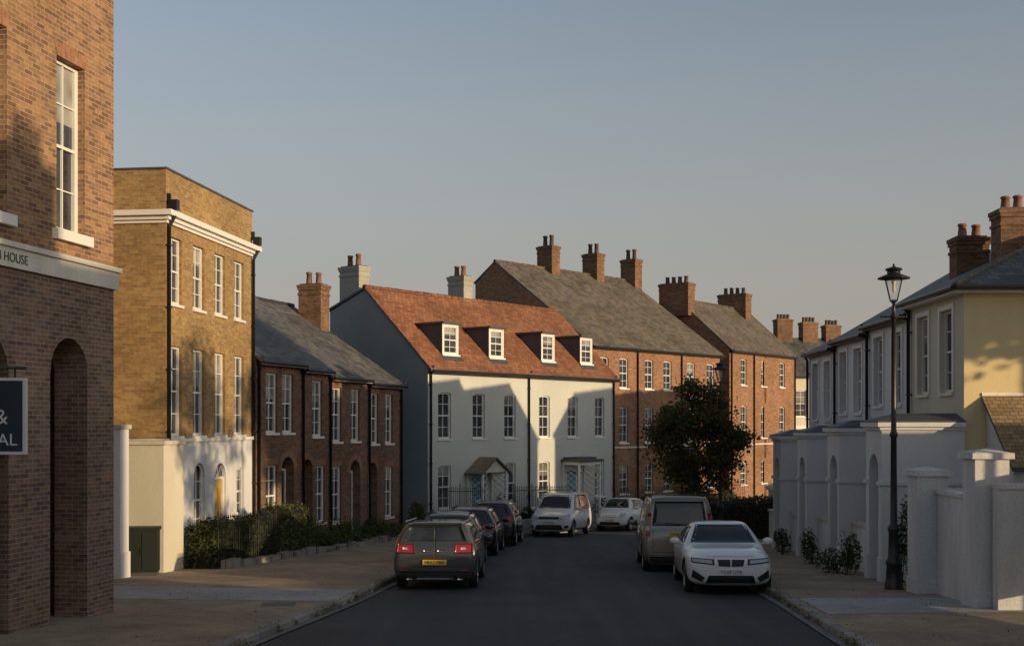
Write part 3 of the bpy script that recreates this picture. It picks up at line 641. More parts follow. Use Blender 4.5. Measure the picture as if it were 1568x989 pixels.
def shrub(name,x,y,w,d,h,n=900,ls=.06,mat=LF_BUSH,rot=0,base=None):
    z=(G(y)+PV) if base is None else base; b=B(name,x,y,z); pts=[]
    lob=[(R.uniform(-.35,.35),R.uniform(-.35,.35),R.uniform(.3,.75),R.uniform(.25,.42)) for _ in range(6)]+[(0,0,.45,.5)]
    for _ in range(n):
        a,bb,hh,r=R.choice(lob); q=Vector((R.gauss(0,1),R.gauss(0,1),R.gauss(0,1))).normalized()*r*R.uniform(.6,1.08)
        pts.append((x+(a+q.x)*w,y+(bb+q.y)*d,z+max(0.01,(hh+q.z)*h)))
    for _ in range(7): b.cyl('stems',BARK,(x,y,z-.05),(x+R.uniform(-.3,.3)*w,y+R.uniform(-.3,.3)*d,z+h*.6),.012,.004,4,False)
    e=b.finish(); leaves('foliage',pts,ls,mat,e,(x,y,z),.5)
def hedge(name,f,t0,t1,n0,n1,h,zf,n=5000,ls=.055,mat=LF_HEDGE):
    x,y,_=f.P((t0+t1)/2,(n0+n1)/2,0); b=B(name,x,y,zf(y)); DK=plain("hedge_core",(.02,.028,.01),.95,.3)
    k=int((t1-t0)/.5)+1
    hs=[h*R.uniform(.82,1.06) for _ in range(k+1)]
    for i in range(k):
        a=t0+(t1-t0)*i/k; c=t0+(t1-t0)*(i+1)/k; yy=f.P(a,n0,0)[1]
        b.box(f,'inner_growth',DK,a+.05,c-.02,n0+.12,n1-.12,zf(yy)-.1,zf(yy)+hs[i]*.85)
    e=b.finish(); pts=[]
    for _ in range(n):
        t=R.uniform(t0,t1); q=R.random(); i=min(k,int((t-t0)/(t1-t0)*k)); hh=hs[i]+.06*math.sin(t*9)
        if q<.5: nn=n1+R.gauss(0,.06); zz=R.uniform(0,hh)
        elif q<.85: nn=R.uniform(n0,n1); zz=hh+R.gauss(0,.07)
        elif q<.93: nn=n0+R.gauss(0,.06); zz=R.uniform(0,hh)
        else: t=R.choice((t0,t1))+R.gauss(0,.06); nn=R.uniform(n0,n1); zz=R.uniform(0,hh)
        p=f.P(t,nn,0); pts.append((p[0],p[1],zf(p[1])+zz))
    leaves('foliage',pts,ls,mat,e,(x,y,zf(y)))
ZF=lambda y:G(y)+PV
def railing(name,f,t0,t1,h,n=0,sp=.13,zf=ZF):
    x,y,_=f.P(t0,n,0); b=B(name,x,y,zf(y)); k=int((t1-t0)/sp)
    for i in range(k+1):
        t=t0+i*sp; p=f.P(t,n,0); z=zf(p[1]); hh=h+(.12 if i%10==0 else 0)
        b.cyl('bars',BLACKM,(p[0],p[1],z-.1),(p[0],p[1],z+hh),.011 if i%10 else .02,.011 if i%10 else .02,5,False)
        b.cyl('finials',BLACKM,(p[0],p[1],z+hh),(p[0],p[1],z+hh+.1),.024,.002,5)
    for hh in (.15,h-.1):
        a=f.P(t0,n,0); c=f.P(t1,n,0); b.cyl('rails',BLACKM,(a[0],a[1],zf(a[1])+hh),(c[0],c[1],zf(c[1])+hh),.018,.018,6)
    b.finish()
fh=FL(-7.55,31.9,.2,1)
railing("iron_railings",fh,.1,6.9,1.3,n=-.05)
hedge("hedge",fh,.0,3.6,-.95,-.2,1.15,ZF,8500,.05); hedge("hedge",fh,4.3,6.9,-.8,-.1,1.4,ZF,6500,.05,mat=LF_BUSH)
b=B("stone_edging",-7.4,32,G(34))
for i in range(16):
    t=.1+i*.95; yy=fh.P(t,.1,0)[1]; b.box(fh,'stones',STONE if i%2 else KERB,t,t+R.uniform(.5,.85),.02+R.uniform(-.02,.03),.26,G(yy)-.1,ZF(yy)+R.uniform(.1,.22))
b.finish()
for (t,w,h) in ((7.6,.8,1.0),(8.5,.8,.75),(9.4,.9,.6),(10.6,.8,.9),(11.6,.8,.5),(12.8,.7,.6),(14.2,.8,.9)):
    x,y,_=fh.P(t,-.3,0); shrub("garden_shrub",x,y,w*1.3,w,h,1200,.045,R.choice((LF_BUSH,LF_HEDGE)))
for t in (.4,2.9,5.2,8.0,9.3):
    x,y,_=fT.P(t,.35,0); shrub("garden_shrub",x,y,.8,.5,R.uniform(.5,1.0),700,.045,R.choice((LF_BUSH,LF_HEDGE)))
fg=FL(-3.39,50,8.43,11)
railing("iron_railings",fg,-.6,2.3,1.9,n=1.1); railing("iron_railings",fg,4.6,8.8,1.9,n=.85)
for (t,h) in ((-1.2,1.4),(1.2,1.1),(4.6,1.6),(6.3,1.0),(8.6,1.3),(12,1.4)):
    x,y,_=fg.P(t,.5,0); shrub("garden_shrub",x,y,.8,.5,h,800,.055,R.choice((LF_BUSH,LF_HEDGE)))
gs=B("stone_garden_wall",-1,50,G(50)); gs.box(fg,'wall',STONE,2.4,9,.95,1.15,G(52)-.5,G(52)+.6); gs.finish()
fb=FL(4.2,66,8.6,9.8)
railing("iron_railings",fb,-1,13,1.5,n=1.6,sp=.2)
for t in (.5,2,4,6,8,10,12): x,y,_=fb.P(t,1.0,0); shrub("garden_shrub",x,y,1.3,.8,R.uniform(.8,1.5),500,.08,LF_HEDGE)
fc=Fr(6.9,45.5,1,.75,1)
hedge("hedge",fc,.2,5.2,-.9,-.2,1.4,ZF,7000,.06); railing("iron_railings",fc,0,5.4,1.5,n=0)
b=B("stone_gate_pier",11,51,G(51)); f=Fr(11.0,52.5,1,0,1); g=G(52)
b.box(f,'shaft',STONE,0,.75,-.75,0,g-.3,g+1.9); b.box(f,'cap',STONE,-.1,.85,-.85,.1,g+1.902,g+2.05)
b.face('cap_slope',STONE,[f.P(-.08,.08,g+2.052),f.P(.83,.08,g+2.052),f.P(.375,-.375,g+2.3)]); b.face('cap_slope',STONE,[f.P(-.08,-.83,g+2.052),f.P(-.08,.08,g+2.052),f.P(.375,-.375,g+2.3)])
b.finish()
gwall(11.8,52.8,1,.3,6,.3,G(52)+1.3)
for (x,y,w,h) in ((8.05,29.85,.55,1.2),(8.0,30.6,.8,.6),(8.2,33.9,.5,.9),(8.3,38,.5,.8),(8.25,26.25,.32,1.8),(8.9,24.6,.6,.35)): shrub("climbing_plant",x,y,w,w*.7,h,800,.038,LF_HEDGE)
b=B("weeds",-4,20,G(20)); e=b.finish(); pts=[]
for _ in range(75):
    y=R.uniform(14,30); i=min(range(len(KD)-1),key=lambda q:abs(KD[q][0]-y)); s=R.choice((1,2)); x0=KD[i][s]+(KD[i+1][s]-KD[i][s])*(y-KD[i][0])
    off=.03 if s==1 else -.03; r=R.uniform(.03,.11)
    for _ in range(int(r*600)): pts.append((x0+off+R.gauss(0,r*.7),y+R.gauss(0,r*1.8),G(y)+.02+abs(R.gauss(0,r*.9))))
leaves('foliage',pts,.026,LF_DRY,e,(-4,20,G(20)),.3)
b=B("fallen_leaves",-5,22,G(22)); e=b.finish(); pts=[]
for _ in range(130):
    y=R.uniform(17,40); x=R.choice((R.uniform(-7,-3.3),R.uniform(5.8,8)))
    pts.append((x,y,G(y)+PV+.012))
leaves('foliage',pts,.022,LF_DRY,e,(-5,22,G(22)),.6)
# ------------------------------------------------------------ street lamps
def lampglass():
    m,n,l,p=nt("lantern_glass"); t=n.new("ShaderNodeBsdfTransparent"); mx=n.new("ShaderNodeMixShader"); mx.inputs[0].default_value=.18
    p.inputs["Roughness"].default_value=.1; p.inputs["Base Color"].default_value=(.6,.6,.58,1)
    l.new(t.outputs[0],mx.inputs[1]); l.new(p.outputs[0],mx.inputs[2]); l.new(mx.outputs[0],n["Material Output"].inputs[0]); return m
LG=lampglass()
def lamp(x,y,H=6.9):
    z=G(y)+PV; b=B("street_lamp",x,y,z); H-=PV
    pr=[(.19,-.1),(.19,.12),(.165,.16),(.15,.5),(.17,.53),(.17,.58),(.12,.66),(.105,1.2),(.13,1.24),(.13,1.29),(.075,1.38),(.062,3.2),(.085,3.22),(.085,3.28),(.058,3.34),(.045,H-1.15),(.07,H-1.12),(.07,H-1.06),(.045,H-1.0),(.03,H-.82),(.07,H-.78),(.07,H-.74)]
    b.lathe('column',BLACKM,x,y,[(r,z+h) for r,h in pr],12)
    b.cyl('ladder_bar',BLACKM,(x-.26,y,z+H-1.1),(x+.26,y,z+H-1.1),.016,.016,6)
    for q in (-.26,.26): b.lathe('ladder_bar_knobs',BLACKM,x+q,y,[(0,z+H-1.13),(.03,z+H-1.1),(0,z+H-1.07)],8)
    z0=z+H-.76; z1=z+H-.3; r0,r1=.10,.24
    for i in range(4):
        a=i*math.pi/2+.5; c=a+math.pi/2; A=lambda r,t,zz:(x+r*math.cos(t),y+r*math.sin(t),zz)
        b.face('glazing',LG,[A(r0,a,z0+.02),A(r0,c,z0+.02),A(r1,c,z1),A(r1,a,z1)])
        b.cyl('lantern_frame',BLACKM,A(r0,a,z0),A(r1,a,z1),.013,.013,5); b.cyl('lantern_frame',BLACKM,A(r1,a,z1),A(r1,c,z1),.018,.018,5); b.cyl('lantern_frame',BLACKM,A(r0,a,z0),A(r0,c,z0),.013,.013,5)
    b.lathe('lantern_roof',BLACKM,x,y,[(.0,z1-.005),(.34,z1+.0),(.34,z1+.02),(.2,z1+.08),(.14,z1+.1),(.14,z1+.17),(.18,z1+.185),(.17,z1+.22),(.05,z1+.25),(.02,z1+.27),(.03,z1+.29),(0,z1+.33)],12)
    b.lathe('bulb',WHITE,x,y,[(0,z1-.3),(.035,z1-.26),(.035,z1-.12),(.05,z1-.08),(.05,z1-.01)],8)
    b.finish()
lamp(8.06,26.2,6.95); lamp(7.6,45.3,6.7)
# ------------------------------------------------------------ cars
TYRE=plain("tyre_rubber",(.02,.02,.02),.85,.1); RIM=plain("alloy_rim",(.45,.45,.46),.3,.05,metal=.9)
CGL=glassmat("car_glass",(.012,.014,.016),.03); TRIM=plain("black_plastic_trim",(.022,.022,.023),.55,.1)
RLT=plain("red_tail_lamp",(.30,.012,.01),.12,.05,coat=1); CLT=plain("headlamp_glass",(.42,.45,.50),.08,.05,coat=1); CHR=plain("chrome",(.6,.6,.6),.2,.05,metal=1)
PW=plain("white_number_plate",(.75,.75,.72),.4,.02); PY=plain("yellow_number_plate",(.75,.48,.04),.4,.02); PK=plain("plate_characters",(.01,.01,.01),.5,.02)
def carpaint(name,c,metal=.3): return plain(name,c,.32,.03,.6,60,metal=metal,coat=.9)
import bmesh
def car(name,px,py,hx,hy,end,paint,sp,plate='AB12 CDE',rims=RIM,style='generic'):
    L,Wd,H=sp['L'],sp['W'],sp['H']; hw=Wd/2
    nz,cx,cz,rfx,rrx,rrz,tx,tz,bl=[sp[k] for k in ('nose','cx','cz','rfx','rrx','rrz','tx','tz','belt')]
    gc=sp.get('gc',.19); tp=sp.get('tp',.66)
    h=Vector((hx,hy,0)).normalized()
    s=1 if end=='rear' else -1
    c=Vector((px,py,0))+h*(L/2)*s
    F=Vector((h.x,h.y,-SL*h.y)).normalized(); Lf=Vector((-h.y,h.x,-SL*h.x)).normalized(); U=F.cross(Lf).normalized()
    Lf=U.cross(F)
    E=bpy.data.objects.new(name,None); COL.objects.link(E)
    M=Matrix((F,Lf,U)).transposed().to_4x4(); M.translation=Vector((c.x,c.y,G(c.y)+.02)); E.matrix_world=M
    def add(nm,me):
        o=bpy.data.objects.new(nm,me); COL.objects.link(o); o.parent=E; return o
    mh=(nz+cz)/2; tw=sp.get('tw',.75)
    rows=[(0,.36,.66,nz-.16,nz-.13,.50),(.05,.24,.80,nz-.08,nz-.04,.60),(.2,gc,.92,nz-.03,nz+.03,.68),(.6,gc,.985,mh-.06,mh+.03,.72),(cx-.12,gc,1,cz-.09,cz,.76),
      (cx+.03,gc,1,bl-.02,cz+.03,.78),((cx+rfx)/2,gc,1,bl,(cz+H)/2+.05,(.78+tp)/2),(rfx,gc,1,bl,H-.025,tp),((rfx+rrx)/2-.2,gc,1,bl,H,tp+.01),(rrx-.35,gc,1,bl+.01,(H+rrz)/2+.005,tp-.01),
      (rrx,gc,1,bl+.02,rrz,tp-.02),((rrx+tx)/2,gc,.99,bl+.02,(rrz+tz)/2+.02,(tp+tw)/2),(tx,gc,.98,tz-.06,tz,tw),(max(tx+.03,L-.12),gc+.02,.96,tz-.12,tz-.06,tw+.01),(max(tx+.06,L-.03),.26,.90,tz-.2,tz-.14,.72),(max(tx+.08,L),.36,.8,tz-.3,tz-.24,.62)]
    bm=bmesh.new(); rings=[]
    for x,zb,w,zbelt,zt,wt in rows:
        X=L/2-x; w=w*hw; wt=wt*hw; zm=(zb+zbelt)/2+.06
        half=[(0,zb),(w*.82,zb),(w*.975,zb+.13),(w,zm),(w*.965,max(zbelt,zm+.04)),(wt,max(zt-.05,zbelt+.01)),(wt*.82,zt),(0,zt+.012)]
        ring=[bm.verts.new((X,-a,z)) for a,z in half]+[bm.verts.new((X,a,z)) for a,z in half[-2:0:-1]]
        rings.append(ring)
    n=len(rings[0])
    for a,b_ in zip(rings[:-1],rings[1:]):
        for i in range(n): bm.faces.new((a[i],a[(i+1)%n],b_[(i+1)%n],b_[i]))
    def cap(r):
        for i in range(7):
            vs=[]
            for q in (r[i],r[i+1],r[(n-i-1)%n],r[(n-i)%n]):
                if q not in vs: vs.append(q)
            if len(vs)>2: bm.faces.new(vs)
    cap(rings[0]); cap(rings[-1])
    bmesh.ops.recalc_face_normals(bm,faces=bm.faces)
    me=bpy.data.meshes.new('body'); bm.to_mesh(me); bm.free()
    me.materials.append(paint); me.materials.append(TRIM)
    for p in me.polygons: p.use_smooth=True
    body=bpy.data.objects.new('body_tmp',me); COL.objects.link(body)
    ss=body.modifiers.new('s','SUBSURF'); ss.levels=2; ss.render_levels=2
    rw=sp.get('rw',.33); xf=L/2-sp.get('fo',.85); xr=-L/2+sp.get('ro',.78)
    cuts=[]
    for X in (xf,xr):
        for sg in (-1,1):
            bc=bmesh.new(); bmesh.ops.create_cone(bc,cap_ends=True,segments=32,radius1=rw+.055,radius2=rw+.055,depth=.5,matrix=Matrix.Translation((X,sg*(hw+.0),rw))@Matrix.Rotation(math.pi/2,4,'X'))
            mc=bpy.data.meshes.new('cut'); bc.to_mesh(mc); bc.free(); mc.materials.append(TRIM)
            co=bpy.data.objects.new('cut',mc); COL.objects.link(co); cuts.append(co)
            bo=body.modifiers.new('b','BOOLEAN'); bo.object=co; bo.operation='DIFFERENCE'; bo.solver='EXACT'
            try: bo.material_mode='TRANSFER'
            except Exception: pass
    dg=bpy.context.evaluated_depsgraph_get(); dg.update()
    me2=bpy.data.meshes.new_from_object(body.evaluated_get(dg)); me2.name='body'
    for o in cuts+[body]: bpy.data.objects.remove(o)
    add('body',me2)
    bv=BVHTree.FromPolygons([v.co[:] for v in me2.vertices],[tuple(p.vertices) for p in me2.polygons])
    def patch(nm,mat,axis,sg,q,off=.004,nu=8,nv=6,mirror=False,smooth=True):
        pts=[]
        for j in range(nv+1):
            for i in range(nu+1):
                u=i/nu; v=j/nv
                a=[(1-u)*(1-v)*q[0][k]+u*(1-v)*q[1][k]+u*v*q[2][k]+(1-u)*v*q[3][k] for k in (0,1)]
                if axis=='x': o=Vector((sg*5,a[0],a[1])); d=Vector((-sg,0,0))
                else: o=Vector((a[0],sg*5,a[1])); d=Vector((0,-sg,0))
                hit=bv.ray_cast(o,d)
                pts.append((hit[0],hit[1],-d) if hit[0] is not None else (None,None,-d))
        good=[p for p in pts if p[0] is not None]
        if not good: return
        vv=[]
        for p in pts:
            if p[0] is None: p=(good[0][0].copy(),good[0][1],p[2])
            nn=p[1] if p[1].dot(p[2])>0 else -p[1]
            vv.append(p[0]+nn*off)
        ff=[]
        for j in range(nv):
            for i in range(nu):
                k=j*(nu+1)+i; qd=(k,k+1,k+nu+2,k+nu+1)
                if any(pts[z][0] is None for z in qd): continue
                if max((vv[qd[z]]-vv[qd[(z+1)%4]]).length for z in range(4))>.45: continue
                ff.append(qd)
        ring=[i for i in range(nu)]+[j*(nu+1)+nu for j in range(nv)]+[nv*(nu+1)+i for i in range(nu,0,-1)]+[j*(nu+1) for j in range(nv,0,-1)]
        base=len(vv)
        for i in ring: vv.append(vv[i]-pts[i][2]*(off+.012))
        m=len(ring)
        for a in range(m):
            i,j=ring[a],ring[(a+1)%m]
            if (vv[i]-vv[j]).length<.45: ff.append((i,j,base+(a+1)%m,base+a))
        mm=bpy.data.meshes.new(nm); mm.from_pydata([tuple(v) for v in vv],[],ff); mm.materials.append(mat)
        for p in mm.polygons[:nu*nv]: p.use_smooth=smooth
        add(nm,mm)
        if mirror:
            q2=[(-a,b2) for a,b2 in q] if axis=='x' else q
            patch(nm,mat,axis,sg if axis=='x' else -sg,q2,off,nu,nv)
    wtop=tp*hw*.86; wb=.76*hw
    patch('windscreen',CGL,'x',1,[(-wb,cz+.03),(wb,cz+.03),(wtop,H-.075),(-wtop,H-.075)],nu=12,nv=8)
    rz0=tz+.03; rg=sp.get('rear_top',rrz-.06)
    patch('rear_window',CGL,'x',-1,[(-wb*sp.get('rgw',.92),rz0),(wb*sp.get('rgw',.92),rz0),(wtop*.92,rg),(-wtop*.92,rg)],nu=12,nv=8)
    xa=L/2-cx-.22; xb=L/2-rfx-.02; xc=L/2-rrx+.22; xd=L/2-rrx-.02
    zs0=bl+.035; zs1=H-.12
    xm=L/2-sp['door']
    if sp.get('van'):
        patch('side_window',CGL,'y',1,[(xa,zs0),(xm+.03,zs0),(xm+.03,zs1),(xb,zs1)],mirror=True)
        if sp['van']==1:
            patch('side_window_rear',CGL,'y',1,[(xm-.06,zs0),(xc,zs0),(xc,zs1-.02),(xm-.06,zs1)],mirror=True)
    else:
        patch('side_window',CGL,'y',1,[(xa,zs0),(xm+.03,zs0),(xm+.03,zs1),(xb,zs1)],mirror=True)
        patch('side_window_rear',CGL,'y',1,[(xm-.04,zs0),(xd+.05,zs0+.03),(xc+.08,zs1-.04),(xm-.04,zs1)],mirror=True)
    for xx in (L/2-cx-.12,xm,max(xr+.45,xm-.95)):
        patch('door_gap',TRIM,'y',1,[(xx-.006,.32),(xx+.006,.32),(xx+.006,bl-.0),(xx-.006,bl-.0)],off=.002,nu=1,nv=6,mirror=True)
    for xx in (xm+.16,max(xr+.45,xm-.95)+.16):
        patch('door_handle',paint,'y',1,[(xx-.09,bl-.13),(xx+.09,bl-.13),(xx+.09,bl-.095),(xx-.09,bl-.095)],off=.028,nu=3,nv=1,mirror=True)
    patch('sill_trim',TRIM,'y',1,[(xf-rw-.1,.2),(xr+rw+.1,.2),(xr+rw+.1,.30),(xf-rw-.1,.30)],off=.008,nu=6,nv=2,mirror=True)
    for X in (xf,xr):
        for sg in (-1,1):
            wb_=B.__new__(B); wb_.name='w'; wb_.o=(0,0,0); wb_.d={}; wb_.e=E
            def lat(key,mat,prof,seg=24):
                for (r0,y0),(r1,y1) in zip(prof[:-1],prof[1:]):
                    for i in range(seg):
                        a=6.2832*i/seg; c_=6.2832*(i+1)/seg
                        wb_.face(key,mat,[(X+r0*math.cos(a),sg*y0,rw+r0*math.sin(a)),(X+r0*math.cos(c_),sg*y0,rw+r0*math.sin(c_)),(X+r1*math.cos(c_),sg*y1,rw+r1*math.sin(c_)),(X+r1*math.cos(a),sg*y1,rw+r1*math.sin(a))],True)
            yo=hw-.035
            lat('tyre',TYRE,[(rw*.4,yo-.2),(rw*.93,yo-.2),(rw,yo-.17),(rw,yo-.03),(rw*.94,yo),(rw*.68,yo-.005),(rw*.66,yo-.03)])
            lat('wheel_barrel',TRIM,[(rw*.66,yo-.03),(rw*.6,yo-.09),(0,yo-.09)])
            lat('rim_edge',rims,[(rw*.69,yo-.002),(rw*.64,yo+.002),(rw*.62,yo-.03)])
            lat('hub',rims,[(rw*.2,yo-.05),(rw*.18,yo-.02),(0,yo-.015)],10)
            for i in range(10):
                a=6.2832*i/10; ca,sa=math.cos(a),math.sin(a); w1,w2=.028,.018
                p=[(X+rw*.12*ca-w1*sa,sg*(yo-.02),rw+rw*.12*sa+w1*ca),(X+rw*.12*ca+w1*sa,sg*(yo-.02),rw+rw*.12*sa-w1*ca),(X+rw*.66*ca+w2*sa,sg*(yo-.008),rw+rw*.66*sa-w2*ca),(X+rw*.66*ca-w2*sa,sg*(yo-.008),rw+rw*.66*sa+w2*ca)]
                wb_.face('spokes',rims,p)
            wb_.finish()
    for sg in (-1,1):
        bmm=bmesh.new(); bmesh.ops.create_uvsphere(bmm,u_segments=12,v_segments=8,radius=1)
        bmesh.ops.scale(bmm,vec=(.075,.12,.08),verts=bmm.verts); bmesh.ops.translate(bmm,vec=(L/2-cx-.42,sg*(hw+.09),bl+.06),verts=bmm.verts)
        r=bmesh.ops.create_cube(bmm,size=1); bmesh.ops.scale(bmm,vec=(.05,.14,.03),verts=r['verts']); bmesh.ops.translate(bmm,vec=(L/2-cx-.42,sg*(hw-.02),bl+.01),verts=r['verts'])
        mm=bpy.data.meshes.new('door_mirror'); bmm.to_mesh(mm); bmm.free(); mm.materials.append(paint)
        for p in mm.polygons: p.use_smooth=True
        add('door_mirror',mm)
    pt=patch
    if style=='sedan':
        pt('headlamp_housing',TRIM,'x',1,[(.34,.615),(.80,.665),(.81,.755),(.35,.735)],off=.008,mirror=True)
        pt('headlamp',CLT,'x',1,[(.38,.645),(.78,.685),(.79,.735),(.39,.718)],off=.015,mirror=True)
        pt('kidney_surround',CHR,'x',1,[(.015,.585),(.25,.595),(.28,.725),(.015,.725)],off=.008,mirror=True)
        pt('kidney_grille',TRIM,'x',1,[(.024,.592),(.242,.602),(.27,.718),(.024,.718)],off=.014,mirror=True)
        pt('lower_intake',TRIM,'x',1,[(-.52,.24),(.52,.24),(.46,.40),(-.46,.40)],off=.008)
        pt('corner_intake',TRIM,'x',1,[(.60,.27),(.80,.36),(.78,.52),(.54,.36)],off=.008,mirror=True)
        pt('bonnet_line',TRIM,'x',1,[(-.5,.785),(.5,.785),(.5,.790),(-.5,.790)],off=.003,nv=1)
        pz=.47
    elif style=='van':
        pt('headlamp',CLT,'x',1,[(.44,.70),(.82,.78),(.80,.93),(.46,.83)],off=.01,mirror=True)
        pt('upper_grille',TRIM,'x',1,[(-.42,.73),(.42,.73),(.44,.83),(-.44,.83)],off=.008)
        pt('lower_grille',TRIM,'x',1,[(-.6,.3),(.6,.3),(.52,.5),(-.52,.5)],off=.008)
        pt('fog_lamp',TRIM,'x',1,[(.64,.36),(.78,.38),(.78,.48),(.64,.47)],off=.008,mirror=True); pz=.6
    elif style=='small':
        pt('headlamp',CLT,'x',1,[(.46,.60),(.68,.63),(.68,.80),(.48,.80)],off=.012,mirror=True)
        pt('lower_grille',TRIM,'x',1,[(-.5,.28),(.5,.28),(.46,.42),(-.46,.42)],off=.008)
        pt('chrome_bar',CHR,'x',1,[(-.3,.62),(.3,.62),(.3,.645),(-.3,.645)],off=.012,nv=1); pz=.5
    else:
        pt('headlamp',CLT,'x',1,[(.5,.62),(.8,.68),(.8,.78),(.52,.76)],off=.01,mirror=True)
        pt('grille',TRIM,'x',1,[(-.42,.35),(.42,.35),(.45,.62),(-.45,.62)],off=.008); pz=.45
    rl=sp.get('rl','wide')
    if rl=='wide':
        a,c_=tz-.22,tz-.03
        pt('tail_lamp_surround',CHR,'x',-1,[(.42,a-.015),(.83,a+.0),(.82,c_+.018),(.44,c_+.01)],off=.006,mirror=True)
        pt('tail_lamp',RLT,'x',-1,[(.435,a),(.82,a+.015),(.81,c_),(.455,c_-.005)],off=.014,mirror=True)
        pt('tail_lamp_ring',CLT,'x',-1,[(.56,a+.07),(.70,a+.075),(.70,c_-.065),(.57,c_-.07)],off=.02,mirror=True,nu=3,nv=2)
    else:
        pt('tail_lamp',RLT,'x',-1,[(hw*.80,tz-.26),(hw*.93,tz-.22),(hw*.84,rrz-.42),(hw*.76,rrz-.42)],off=.014,mirror=True)
        pt('tail_lamp_lens',CLT,'x',-1,[(hw*.81,tz-.10),(hw*.92,tz-.08),(hw*.90,tz+.04),(hw*.80,tz+.04)],off=.02,mirror=True)
    pt('rear_bumper_trim',TRIM,'x',-1,[(-hw*.86,.22),(hw*.86,.22),(hw*.92,.41),(-hw*.92,.41)],off=.008,nu=12)
    pt('rear_reflector',RLT,'x',-1,[(hw*.60,.425),(hw*.80,.425),(hw*.80,.455),(hw*.60,.455)],off=.01,mirror=True,nv=1)
    pt('boot_gap',TRIM,'x',-1,[(-hw*.72,.515),(hw*.72,.515),(hw*.72,.527),(-hw*.72,.527)],off=.002,nv=1)
    if not sp.get('skid'): pt('tailgate_gap',TRIM,'x',-1,[(hw*.715,.53),(hw*.73,.53),(hw*.73,tz-.05),(hw*.715,tz-.05)],off=.002,nu=1,mirror=True)
    else: pt('barn_door_gap',TRIM,'x',-1,[(-.018,.5),(.018,.5),(.022,rg),(-.022,rg)],off=.010,nu=2)
    if not sp.get('skid'): pt('boot_handle',CHR,'x',-1,[(-.24,tz-.17),(.24,tz-.17),(.24,tz-.135),(-.24,tz-.135)],off=.02,nv=1,nu=3)
    else:
        pt('boot_handle',CHR,'x',-1,[(.05,tz-.19),(.26,tz-.19),(.26,tz-.155),(.05,tz-.155)],off=.02,nv=1,nu=3,mirror=True)
        pt('skid_plate',CHR,'x',-1,[(-.40,.25),(.40,.25),(.40,.31),(-.40,.31)],off=.014)
        for sg in (-1,1):
            pt('exhaust',CHR,'x',-1,[(sg*.55-.06,.24),(sg*.55+.06,.24),(sg*.55+.06,.31),(sg*.55-.06,.31)],off=.03,nu=2,nv=2)
        pt('roof_spoiler',TRIM,'x',-1,[(-wtop*.95,rg+.005),(wtop*.95,rg+.005),(wtop*.92,rg+.035),(-wtop*.92,rg+.035)],off=.05,nu=12,nv=2)
    pt('rear_wiper',TRIM,'x',-1,[(-.02,rz0+.02),(.38,rz0+.07),(.38,rz0+.085),(-.02,rz0+.045)],off=.012,nv=1)
    for sg,pm,zz in ((1,PW,pz),(-1,PY,sp.get('pz',.56))):
        hit=bv.ray_cast(Vector((sg*5,0,zz)),Vector((-sg,0,0)))
        if hit[0] is None: continue
        X=hit[0].x+sg*.03
        mm=bpy.data.meshes.new('number_plate'); a,c_=.26,.056
        mm.from_pydata([(X,-a,zz-c_),(X,a,zz-c_),(X,a,zz+c_),(X,-a,zz+c_),(X-sg*.05,-a,zz-c_),(X-sg*.05,a,zz-c_),(X-sg*.05,a,zz+c_),(X-sg*.05,-a,zz+c_)],[],[(0,1,2,3),(0,1,5,4),(1,2,6,5),(2,3,7,6),(3,0,4,7)])
        mm.materials.append(pm); add('number_plate',mm)
        text(E,'number_plate_text',plate,PK,basis((0,sg,0),(0,0,1),(X+sg*.004,0,zz)),.1)
    if sp.get('rails'):
        for sg in (-1,1):
            bb=B.__new__(B); bb.name='r'; bb.o=(0,0,0); bb.d={}; bb.e=E
            bb.cyl('roof_rail',CHR if sp['rails']==1 else TRIM,(L/2-rfx-.1,sg*tp*hw*.93,H+.0),(L/2-rrx+.1,sg*tp*hw*.92,rrz+.02),.02,.02,6); bb.finish()
    return E
SPM=dict(L=4.25,W=1.86,H=1.48,nose=.80,cx=1.15,cz=1.0,rfx=1.75,rrx=4.06,rrz=1.46,tx=4.17,tz=1.02,belt=.97,door=2.25,rear_top=1.37,rails=1,skid=1,tp=.76,tw=.82,pz=.60,rw=.33,rgw=.98)
SPH=dict(L=4.4,W=1.8,H=1.52,nose=.82,cx=1.15,cz=1.03,rfx=1.85,rrx=3.95,rrz=1.45,tx=4.28,tz=1.02,belt=.98,door=2.35,tp=.68,rails=2,pz=.75)
SPS=dict(L=4.5,W=1.84,H=1.62,nose=.90,cx=1.2,cz=1.1,rfx=1.9,rrx=4.1,rrz=1.55,tx=4.38,tz=1.08,belt=1.05,door=2.4,tp=.70,rails=1,rw=.36,pz=.8)
SPB=dict(L=4.7,W=1.88,H=1.46,nose=.80,cx=1.45,cz=.98,rfx=2.15,rrx=3.55,rrz=1.38,tx=4.15,tz=1.06,belt=.97,door=2.55,tp=.68,rw=.335,pz=.75,gc=.16)
SPV=dict(L=4.6,W=1.9,H=1.98,nose=1.0,cx=1.0,cz=1.2,rfx=1.7,rrx=4.46,rrz=1.94,tx=4.53,tz=1.16,belt=1.12,door=2.1,tp=.83,van=1,rl='tall',rw=.34,pz=.98,rear_top=1.82,rgw=.98,rails=2)
SPC=dict(L=4.45,W=1.8,H=1.84,nose=.92,cx=.95,cz=1.12,rfx=1.6,rrx=4.25,rrz=1.78,tx=4.36,tz=1.1,belt=1.08,door=2.0,tp=.82,van=1,rl='tall',rw=.32)
SPF=dict(L=3.6,W=1.64,H=1.52,nose=.82,cx=.78,cz=1.02,rfx=1.35,rrx=3.0,rrz=1.44,tx=3.5,tz=.98,belt=.98,door=1.95,tp=.68,rw=.30,fo=.7,ro=.6)
